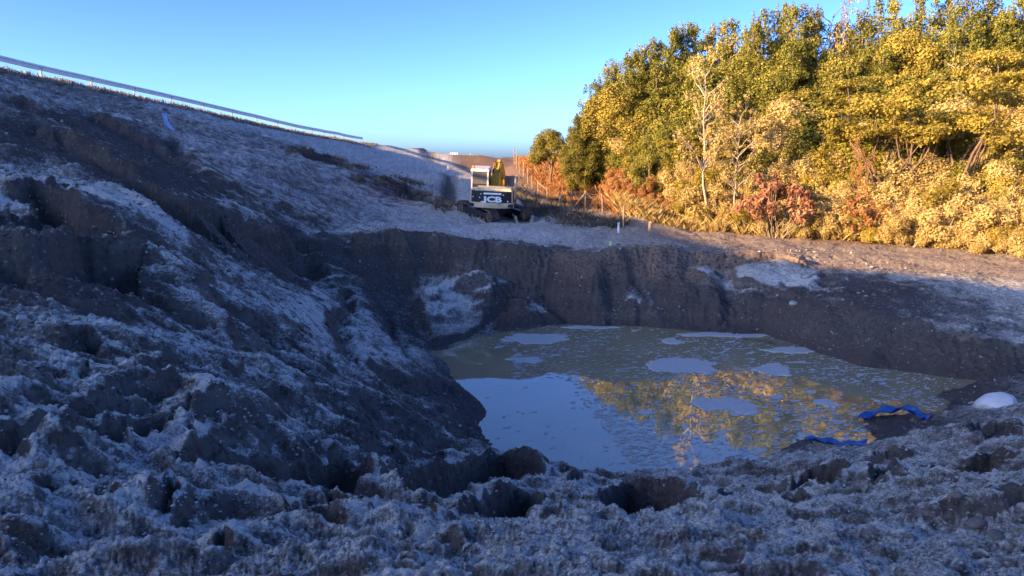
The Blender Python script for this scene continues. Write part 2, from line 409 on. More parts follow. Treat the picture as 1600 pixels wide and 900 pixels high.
BARE = [(1500, 475, 130, 45, .35), (1330, 470, 90, 40, .5),   # (x, y, half width, half height, amount) patches of the photograph where the soil shows dark
    (100, 205, 150, 40, .6), (190, 215, 70, 40, .9), (240, 265, 60, 30, .8), (110, 250, 110, 40, .7), (120, 360, 90, 30, .75), (130, 440, 100, 50, 1.0), (190, 470, 70, 50, .9), (40, 470, 60, 40, .8),
    (260, 290, 40, 20, .6), (390, 400, 60, 40, 1.0), (350, 365, 80, 25, .8), (430, 420, 40, 25, .9), (120, 560, 60, 22, .9), (230, 585, 60, 25, .5), (30, 590, 50, 35, .7), (280, 640, 30, 18, .6),
    (100, 660, 60, 10, .8), (290, 700, 40, 20, .9), (620, 715, 90, 22, .9), (560, 720, 80, 20, .7), (700, 620, 60, 35, 1.0), (690, 665, 80, 28, .9), (730, 690, 50, 18, 1.0),
    
    (1390, 725, 40, 10, .8), (1540, 680, 60, 14, 1.0), (1400, 670, 60, 20, .9), (1240, 700, 30, 12, .9), (1500, 650, 80, 14, .6), (1570, 800, 40, 12, .5), (100, 800, 60, 14, .4), (560, 645, 60, 14, .4), (505, 250, 80, 16, .7),
    (640, 310, 60, 18, .6), (120, 150, 200, 30, .5), (370, 300, 60, 20, .3), (480, 300, 80, 12, .3), (700, 300, 12, 30, .9),
    # wall of the pit
    (560, 410, 110, 35, 1.2), (700, 395, 160, 26, 1.2), (610, 470, 50, 60, 1.0), (860, 420, 110, 40, 1.1), (800, 490, 26, 60, .9), (900, 470, 60, 34, .6), (1000, 430, 90, 40, .9), (1090, 490, 90, 45, 1.2), (1180, 520, 90, 50, 1.2), (1300, 560, 70, 40, 1.2),
    (1400, 470, 130, 40, .9), (1240, 470, 30, 20, .5), (1450, 560, 170, 40, 1.2), (1340, 520, 60, 60, 1.0), (1550, 600, 90, 30, 1.2), (1180, 408, 30, 10, .7), (1340, 440, 70, 14, .8), (720, 545, 60, 14, 1.0), (1060, 405, 60, 18, .7),
]
FROSTY = [
    (715, 490, 70, 52, .75), (985, 480, 60, 26, .6), (1085, 430, 35, 22, .6), (1200, 440, 110, 24, .55), (1270, 460, 50, 18, .4), (1540, 490, 110, 28, .5), (845, 478, 30, 26, .5), (1480, 440, 120, 10, .5), (480, 470, 80, 60, .25), (430, 600, 120, 50, .25),
    (680, 545, 30, 14, .5), (900, 375, 200, 12, .35), (1450, 860, 150, 40, .25), (850, 880, 150, 25, .25), (100, 760, 160, 14, .35), (200, 880, 200, 30, .2), (480, 345, 90, 12, .3), (100, 330, 90, 8, .4), (360, 330, 60, 8, .3), (1500, 745, 100, 8, .0),
]
scarps = [([hit(x, y) for x, y in L], d * (.6 if L[0][0] < 500 and L[0][1] < 640 else .45 if L[0][0] < 560 else .7), w * (1 if L[0][1] < 640 else .8), lp * 1.7) for L, d, w, lp in SCARPS]
def poly_world(L):
    P = [hit(x, y)[:2] for x, y in L]
    ext = max(math.hypot(*p) for p in P) - min(math.hypot(*p) for p in P)
    return P, min(.75, .10 + .17 * ext) * (.55 if L[0][0] < 540 else 1)
pits = [poly_world(L) for L in PITS] + [(poly_world(L)[0], -.22) for L in SLABS]
def inside(X, Y, P):
    c = np.zeros(X.shape, bool)
    for k in range(len(P)):
        x1, y1 = P[k]; x2, y2 = P[(k + 1) % len(P)]
        if abs(y2 - y1) < 1e-9: continue
        c ^= ((y1 > Y) != (y2 > Y)) & (X < (x2 - x1) * (Y - y1) / (y2 - y1) + x1)
    return c
ridges = [([hit(x, y) for x, y in L], h, w) for L, h, w in RIDGES]
gullies = [([hit(x, y) for x, y in L], d, w) for L, d, w in GULLIES]
def patch(x, y, rx, ry, a):
    c = hit(x, y); e = hit(x + rx, y); n = hit(x, y - ry); m = hit(x, y + ry)
    ex = max(.12, min(math.hypot(e[0] - c[0], e[1] - c[1]), abs(rx / F * c[1]) * 1.5))
    ey = max(.12, min(.5 * math.hypot(n[0] - m[0], n[1] - m[1]), 6 * abs(ry / F * c[1]) + .3))
    th = math.atan2(c[0], c[1])
    return (c[0], c[1], ex, ey, th, a)
bare = [patch(*p) for p in BARE]
frosty = [patch(*p) for p in FROSTY]

def seg_dist(X, Y, P):
    """distance to a polyline, side (+ towards the camera), position along it 0..1"""
    best = np.full(X.shape, 1e9); side = np.zeros(X.shape); tt = np.zeros(X.shape)
    L = [math.hypot(P[k + 1][0] - P[k][0], P[k + 1][1] - P[k][1]) for k in range(len(P) - 1)]
    tot = sum(L) + 1e-9; acc = 0
    for k in range(len(P) - 1):
        ax, ay = P[k][:2]; bx, by = P[k + 1][:2]
        dx, dy = bx - ax, by - ay; l2 = dx * dx + dy * dy + 1e-12
        t = np.clip(((X - ax) * dx + (Y - ay) * dy) / l2, 0, 1)
        d = np.hypot(X - ax - t * dx, Y - ay - t * dy)
        s = -np.sign(dx * (Y - ay) - dy * (X - ax))
        m = d < best
        best[m] = d[m]; side[m] = s[m]; tt[m] = (acc + t[m] * L[k]) / tot
        acc += L[k]
    return best, side, tt

def detail(X, Y, Z0, slope_dir=None):
    """adds relief to the smooth ground; returns height, frost cover"""
    n = X.size
    dz_ = np.zeros(n); br = np.zeros(n); fr = np.zeros(n)
    r = np.hypot(X, Y)
    # lines are broken up by warping the ground plan
    wx = X + .22 * fbm(X * .9, Y * .9, 3, 40) + .05 * pn(X * 5, Y * 5, 44)
    wy = Y + .22 * fbm(X * .9 + 9, Y * .9, 3, 50) + .05 * pn(X * 5, Y * 5, 54)
    for P, d, w, lp in scarps:
        xs = [p[0] for p in P]; ys = [p[1] for p in P]; m_ = 3 * w + .6
        I = np.where((X > min(xs) - m_) & (X < max(xs) + m_) & (Y > min(ys) - m_) & (Y < max(ys) + m_))[0]
        if not len(I): continue
        dd, s, t = seg_dist(wx[I], wy[I], P)
        tp = sstep(0, .16, t) * sstep(1, .84, t)
        near = s > 0
        st = sstep(0, .10 + .12 * w, dd)
        h = np.where(near, -d * st * np.exp(-(dd / w) ** 1.6) * 1.25, lp * np.exp(-(dd / (.5 * w)) ** 2))
        h = np.where(near & True, h + lp * (1 - st), h)
        dz_[I] += h * tp
        if d > 0: br[I] += np.where(near, np.exp(-(dd / (.75 * w)) ** 2) * sstep(.02, .12, dd), 0) * tp * .9
    vx = X + .07 * fbm(X * 2.2, Y * 2.2, 3, 150) + .02 * pn(X * 9, Y * 9, 155); vy = Y + .09 * fbm(X * 2.2 + 7, Y * 2.2, 3, 160) + .02 * pn(X * 9, Y * 9 + 5, 165)
    for P, d in pits:
        xs = [p[0] for p in P]; ys = [p[1] for p in P]
        I = np.where((X > min(xs) - 1) & (X < max(xs) + 1) & (Y > min(ys) - 1) & (Y < max(ys) + 1))[0]
        if not len(I): continue
        ins = inside(vx[I], vy[I], P); dd, _, _ = seg_dist(vx[I], vy[I], P + [P[0]])
        ed = np.where(ins, dd, -dd)
        if d < 0:
            dz_[I] += -d * sstep(0, .25, ed); fr[I] += .62 * sstep(-.02, .10, ed); br[I] *= 1 - .8 * sstep(-.02, .1, ed); continue
        wall = sstep(-.01, .05 + .22 * d, ed)
        dz_[I] += -d * wall * (.8 + .25 * fbm(X[I] * 2, Y[I] * 2, 3, 170)) + .09 * np.exp(-(np.minimum(ed, 0) / .16) ** 2) * (1 - wall)
        br[I] += 1.1 * sstep(.01, .07, ed); fr[I] += .7 * np.exp(-((ed + .09) / .12) ** 2) * (ed < .02)
    for P, d, w in gullies + [(P, -h, w) for P, h, w in ridges]:
        xs = [p[0] for p in P]; ys = [p[1] for p in P]; m_ = 3 * w + .6
        I = np.where((X > min(xs) - m_) & (X < max(xs) + m_) & (Y > min(ys) - m_) & (Y < max(ys) + m_))[0]
        if not len(I): continue
        dd, s, t = seg_dist(wx[I], wy[I], P)
        g = np.exp(-(dd / w) ** 2) * sstep(0, .1, t) * sstep(1, .9, t)
        dz_[I] -= d * g
        if d > 0: br[I] += .7 * g
        else: fr[I] += .5 * g
    nz = .5 * fbm(X * 1.3, Y * 1.3, 4, 60)
    for L, A in ((bare, br), (frosty, fr)):
        for (cx, cy, ex, ey, th, a) in L:
            m_ = 1.8 * max(ex, ey)
            I = np.where((abs(X - cx) < m_) & (abs(Y - cy) < m_))[0]
            if not len(I): continue
            ux = X[I] - cx; uy = Y[I] - cy
            a1 = ux * math.cos(th) - uy * math.sin(th); a2 = ux * math.sin(th) + uy * math.cos(th)
            q = np.sqrt((a1 / ex) ** 2 + (a2 / ey) ** 2) + nz[I]
            A[I] += a * sstep(1.25, .55, q)
    # broad unevenness and rills running down the embankment
    left = sstep(2, -3, X + .12 * Y) * sstep(75, 50, Y)
    dry = sstep(WATER - .1, WATER + .6, Z0)
    z = Z0 + dz_
    cr = (X + .09 * Y)                      # down the slope
    al = (Y - .09 * X)                      # along it
    rill = fbm(cr * .35 + 5, al * 1.7, 4, 70)
    z += left * (.11 * rill + .10 * (1 - abs(fbm(cr * .22, al * .75, 3, 74)) * 1.6))
    rg = 1 - 2.2 * abs(fbm(cr * .5 + .4 * pn(X, Y, 78), al * 2.3, 2, 77)); rf = 1 - 2.2 * abs(fbm(cr * 1.5, al * 7.5, 2, 79))
    z += left * (.075 * rg + .022 * rf * sstep(45, 25, r))
    z += (.10 * fbm(X * .7, Y * .7, 3, 80) * sstep(3, 9, r)) * (.4 + .6 * dry) * sstep(120, 60, r)
    fore = sstep(17, 12.5, Y) * sstep(-5, -1, X + .1 * Y)
    fw = .35 * fbm(X * .5, Y * .5, 2, 180)
    fold = 1 - 2.4 * abs(fbm(X * .38 + fw, Y * 1.15 + .25 * X + fw, 2, 182)); fold2 = 1 - 2.4 * abs(fbm(X * 1.1 + fw, Y * 3.0 + .5 * X, 2, 186))
    z += np.maximum(fore, left * sstep(10, 7, r)) * (.12 * np.maximum(fold, -.6) + .035 * fold2)
    z += fore * .10 * (abs(fbm(X * 1.1 + 4, Y * .9, 3, 90)) - .3)
    z += .03 * (1 - 1.8 * abs(fbm(X * 2.6, Y * 2.2, 3, 94))) * sstep(60, 25, r)
    far = sstep(60, 100, r)
    z += far * .25 * fbm(X * .15, Y * .15, 3, 96)
    # crumbs: small clods and grains
    jx = X + .05 * pn(X * 6, Y * 6, 107); jy = Y + .05 * pn(X * 6 + 3, Y * 6, 108)
    c1 = 2.6 * abs(pn(jx * 6.5, jy * 6.2, 101)) - .75; c2 = 2.6 * abs(pn(jx * 15, jy * 14.5, 102)) - .75; c3 = 2.6 * abs(pn(X * 33, Y * 31, 103)) - .75
    c4 = pn(X * 3.6, Y * 3.3, 104) + .5 * pn(X * 9, Y * 8, 109)
    near1 = sstep(26, 8, r); near2 = sstep(16, 5, r); near3 = sstep(9, 4, r)
    z += (.020 - .004 * near1) * c1 * (r < 45) + .011 * near1 * c2 + .006 * near2 * c3 + .005 * near3 * pn(X * 66, Y * 64, 105)
    strk = fbm(cr * 1.1, al * 5.5, 3, 110)
    z += left * .035 * strk * sstep(40, 15, r)
    crumb = .26 * c1 + .40 * c2 * near1 + .45 * c3 * near2 + .20 * c4
    streak = left * (.40 * strk + .16 * rg + .20 * rf)
    return z, br, fr, crumb, streak, left

# ------------------------------------------------------------------ terrain: the sheet itself, finer near the camera and in the frame
fine = np.radians(np.linspace(-39, 39, 880))
c1_ = np.radians(np.linspace(39, 180, 36)[1:]); c0_ = np.radians(np.linspace(-180, -39, 36)[:-1])
TH = np.concatenate([c0_, fine, c1_])
def seg_r(a, b, n): return np.geomspace(a, b, n, endpoint=False)
RR = np.concatenate([seg_r(.6, 3.2, 8), seg_r(3.2, 7, 120), seg_r(7, 14, 150), seg_r(14, 23.5, 120), seg_r(23.5, 32.5, 190), seg_r(32.5, 60, 100), seg_r(60, 160, 50), seg_r(160, 640, 14), [700]])
print("terrain grid", len(TH), len(RR), len(TH) * len(RR))
T2, R2 = np.meshgrid(TH, RR)
GX = (R2 * np.sin(T2)).ravel(); GY = (R2 * np.cos(T2)).ravel()
Z0 = base_z(GX, GY)
GZ, BR, FR, CR, SK, LEFT = detail(GX, GY, Z0)
nr, nt = R2.shape
Zg = GZ.reshape(nr, nt); Xg = GX.reshape(nr, nt); Yg = GY.reshape(nr, nt)
# slope of the relief, smoothed over a few tens of centimetres, decides where frost lies
def normal_z(Z, k):
    Zs = blur(blur(Z, k, 0), k, 1)
    dxr = np.gradient(Xg, axis=0); dyr = np.gradient(Yg, axis=0); dzr = np.gradient(Zs, axis=0)
    dxt = np.gradient(Xg, axis=1); dyt = np.gradient(Yg, axis=1); dzt = np.gradient(Zs, axis=1)
    nx = dyr * dzt - dzr * dyt; ny = dzr * dxt - dxr * dzt; nz = dxr * dyt - dyr * dxt
    return abs(nz) / np.sqrt(nx * nx + ny * ny + nz * nz + 1e-20)
NZ = normal_z(Zg, 5).ravel(); NZf = normal_z(Zg, 1).ravel()
frost = .50 + .40 * (NZ - .90) / .3
frost -= 1.0 * sstep(.84, .60, NZ)
frost += .35 * (NZf - NZ)
patchy = fbm(GX * .55, GY * .55, 4, 120)
frost += .08 * patchy + SK * .9 + CR * .50
frost += .27 + FR * .30 - BR * .60
frost -= .5 * sstep(WATER + .55, WATER + .1, Z0)
rr_ = np.hypot(GX, GY)
dZs = blur(blur(Zg, 3, 0), 3, 1); ASP = (np.gradient(dZs, axis=0) / (np.gradient(R2, axis=0) + 1e-6)).ravel()
frost -= .60 * sstep(-.10, .45, ASP) * sstep(17, 12, rr_) * sstep(-.9, .2, frost * 0 + 1)
frost += .16 * sstep(17, 10, rr_) + .10 * LEFT * sstep(26, 20, rr_)
frost -= .20 * LEFT * sstep(14, 28, rr_)
road = sstep(-25, -30, GX + .11 * (GY - 40)) * (Z0 > -1)
terr_moss = np.clip(sstep(35, 55, GY) * sstep(-.2, .5, fbm(GX * .2, GY * .2, 4, 130)) , 0, 1)
idx = np.arange(nr * nt).reshape(nr, nt)
q = np.stack([idx[:-1, :-1], idx[:-1, 1:], idx[1:, 1:], idx[1:, :-1]], -1).reshape(-1, 4)
me = mesh_np("ground", np.stack([GX, GY, GZ], 1), q, True)
set_attr(me, "frost", np.clip(frost, -.5, 1.6))
set_attr(me, "patchy", patchy)
set_attr(me, "left", LEFT)
# kinds of ground: tan dry sand on the plateau to the right, bracken litter under the wood
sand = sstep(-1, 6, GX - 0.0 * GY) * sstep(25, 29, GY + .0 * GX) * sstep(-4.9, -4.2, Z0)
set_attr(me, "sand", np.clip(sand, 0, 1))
sunlit_melt = sstep(5.5, 8.5, GX + .5 * patchy) * sstep(27.2, 28.6, GY + .10 * (GX - 9) + .4 * patchy) * sstep(-4.9, -4.3, Z0)  # frost thinned over the sunlit zone, painting that patch of ground tanner
set_attr(me, 'sunlit_melt', sunlit_melt)
set_attr(me, 'dark_soil', np.clip(BR * .9, 0, 1) + .6 * sstep(WATER + .45, WATER + .05, Z0))  # soil darker in bare cuts and hollows, damp only along the water
litter = sstep(0, 2.0, (GX - 5) * .55 + (GY - 41.5)) * sstep(0, 3, GX + .16 * (GY - 40))
set_attr(me, "litter", np.clip(litter, 0, 1))
ground = link("ground", me)
tag(ground, kind="structure")

def ground_z(x, y):
    X = np.array([float(x)]); Y = np.array([float(y)])
    return float(detail(X, Y, base_z(X, Y))[0][0])
def ground_zs(X, Y):
    X = np.asarray(X, float); Y = np.asarray(Y, float)
    return detail(X, Y, base_z(X, Y))[0]
# ------------------------------------------------------------------ materials
def new_mat(name):
    m = bpy.data.materials.new(name); m.use_nodes = True
    nt = m.node_tree
    for n in list(nt.nodes): nt.nodes.remove(n)
    out = nt.nodes.new("ShaderNodeOutputMaterial")
    b = nt.nodes.new("ShaderNodeBsdfPrincipled")
    nt.links.new(b.outputs[0], out.inputs[0])
    return m, nt, b, out
def nd(nt, t, **kw):
    n = nt.nodes.new(t)
    for k, v in kw.items():
        if k.startswith("i_"):
            key = k[2:]
            n.inputs[int(key) if key.isdigit() else key].default_value = v
        else: setattr(n, k, v)
    return n
def ramp(nt, src, stops, interp='LINEAR'):
    n = nt.nodes.new("ShaderNodeValToRGB"); n.color_ramp.interpolation = interp
    els = n.color_ramp.elements
    while len(els) < len(stops): els.new(.5)
    for e, (p, c) in zip(els, stops):
        e.position = p; e.color = (*c, 1) if len(c) == 3 else c
    nt.links.new(src, n.inputs[0]); return n
def mixc(nt, fac, a, b, mode='MIX'):
    n = nt.nodes.new("ShaderNodeMix"); n.data_type = 'RGBA'; n.blend_type = mode
    for s, v in ((0, fac), (6, a), (7, b)):
        if isinstance(v, bpy.types.NodeSocket): nt.links.new(v, n.inputs[s])
        else: n.inputs[s].default_value = (*v, 1) if isinstance(v, tuple) and len(v) == 3 else v
    return n.outputs[2]
def math_(nt, op, a, b=0.0, c=None, clamp=False):
    n = nt.nodes.new("ShaderNodeMath"); n.operation = op; n.use_clamp = clamp
    for s, v in enumerate((a, b) if c is None else (a, b, c)):
        if isinstance(v, bpy.types.NodeSocket): nt.links.new(v, n.inputs[s])
        else: n.inputs[s].default_value = v
    return n.outputs[0]
def attr(nt, name):
    n = nt.nodes.new("ShaderNodeAttribute"); n.attribute_name = name; return n
def objco(nt):
    return nt.nodes.new("ShaderNodeTexCoord").outputs['Object']
def geopos(nt):
    return nt.nodes.new("ShaderNodeNewGeometry").outputs['Position']
def noise(nt, co, scale, detail_=4, rough=.55, vec_scale=None):
    if vec_scale:
        mp = nd(nt, "ShaderNodeMapping"); mp.inputs['Scale'].default_value = vec_scale
        nt.links.new(co, mp.inputs[0]); co = mp.outputs[0]
    n = nd(nt, "ShaderNodeTexNoise"); n.inputs['Scale'].default_value = scale
    n.inputs['Detail'].default_value = detail_; n.inputs['Roughness'].default_value = rough
    nt.links.new(co, n.inputs['Vector']); return n.outputs[0]
def bump(nt, b, h, strength=.5, dist=.02):
    n = nd(nt, "ShaderNodeBump"); n.inputs['Strength'].default_value = strength; n.inputs['Distance'].default_value = dist
    nt.links.new(h, n.inputs['Height']); nt.links.new(n.outputs[0], b.inputs['Normal']); return n

def plain(name, colr, rough=.6, var=.25, scale=6.0, metal=0.0, bmp=.2, dirt=None):
    m, nt, b, _ = new_mat(name)
    co = objco(nt)
    nz = noise(nt, co, scale, 5, .6)
    lo = tuple(c * (1 - var) for c in colr); hi = tuple(min(1, c * (1 + var)) for c in colr)
    c = ramp(nt, nz, [(.3, lo), (.7, hi)]).outputs[0]
    if dirt:
        n2 = noise(nt, co, scale * .4, 6, .7)
        f = ramp(nt, n2, [(.45, (0, 0, 0)), (.65, (1, 1, 1))]).outputs[0]
        c = mixc(nt, math_(nt, 'MULTIPLY', f, .7), c, dirt)
    nt.links.new(c, b.inputs['Base Color'])
    b.inputs['Roughness'].default_value = rough; b.inputs['Metallic'].default_value = metal
    if bmp: bump(nt, b, nz, bmp, .01)
    return m

# soil under frost
m_ground, nt, b, _ = new_mat("frosted_soil")
P = geopos(nt)
fro = attr(nt, "frost").outputs['Fac']
n1 = noise(nt, P, 9.0, 8, .68)
n2 = noise(nt, P, 38.0, 6, .65)
n3 = noise(nt, P, 1.1, 5, .6)
v = nd(nt, "ShaderNodeTexVoronoi"); v.inputs['Scale'].default_value = 26.0; nt.links.new(P, v.inputs['Vector'])
f = math_(nt, 'ADD', fro, math_(nt, 'MULTIPLY', math_(nt, 'SUBTRACT', n1, .5), 1.5))
f = math_(nt, 'ADD', f, math_(nt, 'MULTIPLY', math_(nt, 'SUBTRACT', n2, .5), 1.6))
f = math_(nt, 'ADD', f, math_(nt, 'MULTIPLY', math_(nt, 'SUBTRACT', .35, v.outputs['Distance']), .35))
mpv = nd(nt, "ShaderNodeMapping"); mpv.inputs['Rotation'].default_value = (0, 0, R(5)); mpv.inputs['Scale'].default_value = (4, 26, 8); nt.links.new(P, mpv.inputs[0])
ns = nd(nt, "ShaderNodeTexNoise"); ns.inputs['Scale'].default_value = 1.0; ns.inputs['Detail'].default_value = 5; ns.inputs['Roughness'].default_value = .6; nt.links.new(mpv.outputs[0], ns.inputs['Vector'])
f = math_(nt, 'ADD', f, math_(nt, 'MULTIPLY', math_(nt, 'MULTIPLY', math_(nt, 'SUBTRACT', ns.outputs[0], .5), 1.6), attr(nt, "left").outputs['Fac']))
fm = ramp(nt, f, [(.05, (.03,) * 3), (.45, (.22,) * 3), (.75, (.50,) * 3), (1.0, (.85,) * 3)]).outputs[0]
soil = ramp(nt, n3, [(.3, (.11, .094, .084)), (.5, (.155, .134, .12)), (.7, (.20, .175, .158))]).outputs[0]
soil = mixc(nt, math_(nt, 'MULTIPLY', n1, .6), soil, (.12, .12, .105))
soil = mixc(nt, math_(nt, 'MULTIPLY', attr(nt, 'dark_soil').outputs['Fac'], .72, clamp=True), soil, mixc(nt, n1, (.040, .034, .036), (.078, .068, .068)))
band = noise(nt, P, 1.0, 4, .6, (.25, .25, 3.2))
soil = mixc(nt, ramp(nt, band, [(.42, (0, 0, 0)), (.56, (.8,) * 3)]).outputs[0], soil, (.075, .055, .052))
sandc = ramp(nt, n1, [(.3, (.24, .16, .11)), (.7, (.40, .28, .20))]).outputs[0]
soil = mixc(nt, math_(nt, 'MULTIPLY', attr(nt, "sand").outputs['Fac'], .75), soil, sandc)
lit = ramp(nt, n2, [(.3, (.10, .045, .02)), (.7, (.30, .14, .06))]).outputs[0]
soil = mixc(nt, attr(nt, "litter").outputs['Fac'], soil, lit)
# gravel bedded in the soil: grey and brown stones a few centimetres across, now and then a pale one
v2 = nd(nt, "ShaderNodeTexVoronoi"); v2.inputs['Scale'].default_value = 11.0; nt.links.new(P, v2.inputs['Vector'])
sc_ = nt.nodes.new("ShaderNodeSeparateColor"); nt.links.new(v2.outputs['Color'], sc_.inputs[0])
st1 = ramp(nt, v2.outputs['Distance'], [(.20, (.45,) * 3), (.34, (0, 0, 0))]).outputs[0]
pale = ramp(nt, sc_.outputs[0], [(.0, (.06, .048, .042)), (.5, (.11, .092, .084)), (.80, (.19, .165, .15)), (.93, (.32, .29, .26)), (.96, (.62, .60, .56))]).outputs[0]
soil = mixc(nt, st1, soil, pale)
soil = mixc(nt, ramp(nt, n1, [(.38, (1, 1, 1)), (.5, (0, 0, 0))]).outputs[0], soil, (.045, .037, .033))
frc = ramp(nt, n2, [(.3, (.62, .61, .56)), (.7, (.86, .84, .77))]).outputs[0]
fm2 = math_(nt, 'MULTIPLY', fm, math_(nt, 'SUBTRACT', 1.0, math_(nt, 'MULTIPLY', attr(nt, "litter").outputs['Fac'], .85)))
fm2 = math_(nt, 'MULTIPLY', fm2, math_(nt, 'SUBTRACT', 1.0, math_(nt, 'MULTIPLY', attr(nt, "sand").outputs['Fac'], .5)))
fm2 = math_(nt, 'MULTIPLY', fm2, math_(nt, 'SUBTRACT', 1.0, math_(nt, 'MULTIPLY', attr(nt, 'sunlit_melt').outputs['Fac'], .65)))
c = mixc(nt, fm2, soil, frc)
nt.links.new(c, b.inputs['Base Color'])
b.inputs['Roughness'].default_value = .92
b.inputs['Specular IOR Level'].default_value = .25
hh = math_(nt, 'ADD', math_(nt, 'MULTIPLY', n1, 1.0), math_(nt, 'MULTIPLY', n2, .5))
bump(nt, b, hh, .9, .06)
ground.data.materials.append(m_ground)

# pond water: muddy, mirror-smooth
m_water, nt, b, out = new_mat("muddy_water")
P = geopos(nt)
nw = noise(nt, P, .5, 3, .5)
c = ramp(nt, nw, [(.3, (.31, .255, .14)), (.7, (.39, .32, .18))]).outputs[0]
nt.links.new(c, b.inputs['Base Color'])
b.inputs['Roughness'].default_value = .02
b.inputs['IOR'].default_value = 2.7
nb = noise(nt, P, 2.2, 2, .5, (1, .6, 1))
bump(nt, b, nb, .02, .02)

bm = bmesh.new()
vs = [bm.verts.new((x, y, WATER)) for x, y in [(-3.2, 11.5), (6, 11.8), (13, 14), (17, 17), (17, 21), (11, 25), (6, 27.5), (1, 27.5), (-3.5, 24.5), (-4, 18)]]
bm.faces.new(vs)
me = bpy.data.meshes.new("pond_water"); bm.to_mesh(me); bm.free()
water = link("pond_water", me, m_water); tag(water, kind="structure")
# ------------------------------------------------------------------ vegetation
def leaf_mat(name, stops, transl=.25, obj_var=.25):
    m, nt, b, out = new_mat(name)
    a = attr(nt, "tone").outputs['Fac']
    oi = nt.nodes.new("ShaderNodeObjectInfo")
    nz = noise(nt, geopos(nt), .55, 3, .6)
    f = math_(nt, 'ADD', math_(nt, 'MULTIPLY', a, .62), math_(nt, 'MULTIPLY', math_(nt, 'SUBTRACT', nz, .5), .9))
    f = math_(nt, 'ADD', f, math_(nt, 'MULTIPLY', math_(nt, 'SUBTRACT', oi.outputs['Random'], .5), obj_var))
    f = math_(nt, 'ADD', f, .18)
    c = ramp(nt, f, stops).outputs[0]
    nt.links.new(c, b.inputs['Base Color']); b.inputs['Roughness'].default_value = .75
    b.inputs['Specular IOR Level'].default_value = .2
    tr = nt.nodes.new("ShaderNodeBsdfTranslucent"); nt.links.new(c, tr.inputs[0])
    mx = nt.nodes.new("ShaderNodeMixShader"); mx.inputs[0].default_value = transl
    nt.links.new(b.outputs[0], mx.inputs[1]); nt.links.new(tr.outputs[0], mx.inputs[2]); nt.links.new(mx.outputs[0], out.inputs[0])
    return m
m_olive = leaf_mat("olive_leaves", [(.1, (.10, .11, .022)), (.4, (.18, .175, .030)), (.65, (.27, .24, .042)), (.9, (.40, .33, .06))], .35)
m_dark = leaf_mat("dark_leaves", [(.1, (.09, .095, .022)), (.5, (.19, .17, .034)), (.9, (.30, .25, .05))], .35)
m_yellow = leaf_mat("yellow_leaves", [(.1, (.16, .135, .025)), (.5, (.33, .26, .045)), (.9, (.50, .37, .07))], .35)
m_tan = leaf_mat("tan_leaves", [(.1, (.24, .16, .055)), (.45, (.46, .34, .12)), (.9, (.62, .48, .20))], .3)
m_rust = leaf_mat("rust_bracken", [(.1, (.20, .085, .03)), (.5, (.36, .17, .06)), (.9, (.50, .29, .12))])
m_red = leaf_mat("red_twigs", [(.1, (.20, .085, .05)), (.5, (.34, .16, .09)), (.9, (.46, .26, .14))])
m_bark = plain("brown_bark", (.14, .09, .06), .9, .35, 5)
m_pale = plain("pale_bark", (.32, .26, .19), .85, .25, 5)
m_orange = plain("orange_bark", (.36, .17, .09), .85, .25, 5)

def leaf_cloud(centres, radii, n, size, seed, up=.25, stretch=1.0, flat=1.0, core=.55):
    """small leaf-sized quads on and inside a set of clumps; returns verts, faces, tone"""
    g = np.random.default_rng(seed)
    centres = np.asarray(centres, float); radii = np.asarray(radii, float)
    p = radii ** 2; k = g.choice(len(centres), n, p=p / p.sum())
    d = g.normal(size=(n, 3)); d /= np.linalg.norm(d, axis=1)[:, None]
    rad = radii[k] * (core + (1 - core) * g.random(n) ** .5) * (1 + .15 * g.normal(size=n))
    c = centres[k] + d * rad[:, None] * np.array([1, 1, flat])
    nrm = d + .55 * g.normal(size=(n, 3)) + np.array([0, 0, up]); nrm /= np.linalg.norm(nrm, axis=1)[:, None]
    t = np.cross(nrm, g.normal(size=(n, 3))); t /= np.linalg.norm(t, axis=1)[:, None] + 1e-9
    b = np.cross(nrm, t)
    s = size * (.55 + .9 * g.random(n))
    w = t * (s * .5)[:, None]; h = b * (s * .5 * stretch)[:, None]
    v = np.stack([c - w * .2 - h, c + w - h * .1, c + w * .2 + h, c - w + h * .1], 1).reshape(-1, 3)
    f = np.arange(4 * n).reshape(n, 4)
    tone = np.clip(.5 + .22 * g.normal(size=n) + .12 * d[:, 2], 0, 1)
    ct = g.normal(size=len(centres)) * .13
    tone = np.clip(tone + ct[k], 0, 1)
    return v, f, np.repeat(tone, 4)

def tubes(paths, sides=5):
    """tapered limbs: each path a list of (x,y,z,r)"""
    V = []; Fc = []
    for P in paths:
        base = len(V); P = [np.array(p, float) for p in P]
        for i, p in enumerate(P):
            d = (P[min(i + 1, len(P) - 1)] - P[max(i - 1, 0)])[:3]; d /= np.linalg.norm(d) + 1e-9
            a = np.cross(d, [0.3, .9, .1]); a /= np.linalg.norm(a) + 1e-9; b_ = np.cross(d, a)
            for s in range(sides):
                an = 2 * math.pi * s / sides
                V.append(p[:3] + p[3] * (math.cos(an) * a + math.sin(an) * b_))
        for i in range(len(P) - 1):
            for s in range(sides):
                s2 = (s + 1) % sides
                Fc.append((base + i * sides + s, base + i * sides + s2, base + (i + 1) * sides + s2, base + (i + 1) * sides + s))
    return np.array(V), np.array(Fc)

def crooked(p0, p1, r0, r1, n, wob, g):
    p0 = np.array(p0, float); p1 = np.array(p1, float); out = []
    o = np.zeros(3)
    for i in range(n + 1):
        t = i / n
        if 0 < i < n: o = o * .5 + g.normal(size=3) * wob
        q = p0 + (p1 - p0) * t + (o if 0 < i < n else 0)
        out.append((*q, r0 + (r1 - r0) * t))
    return out

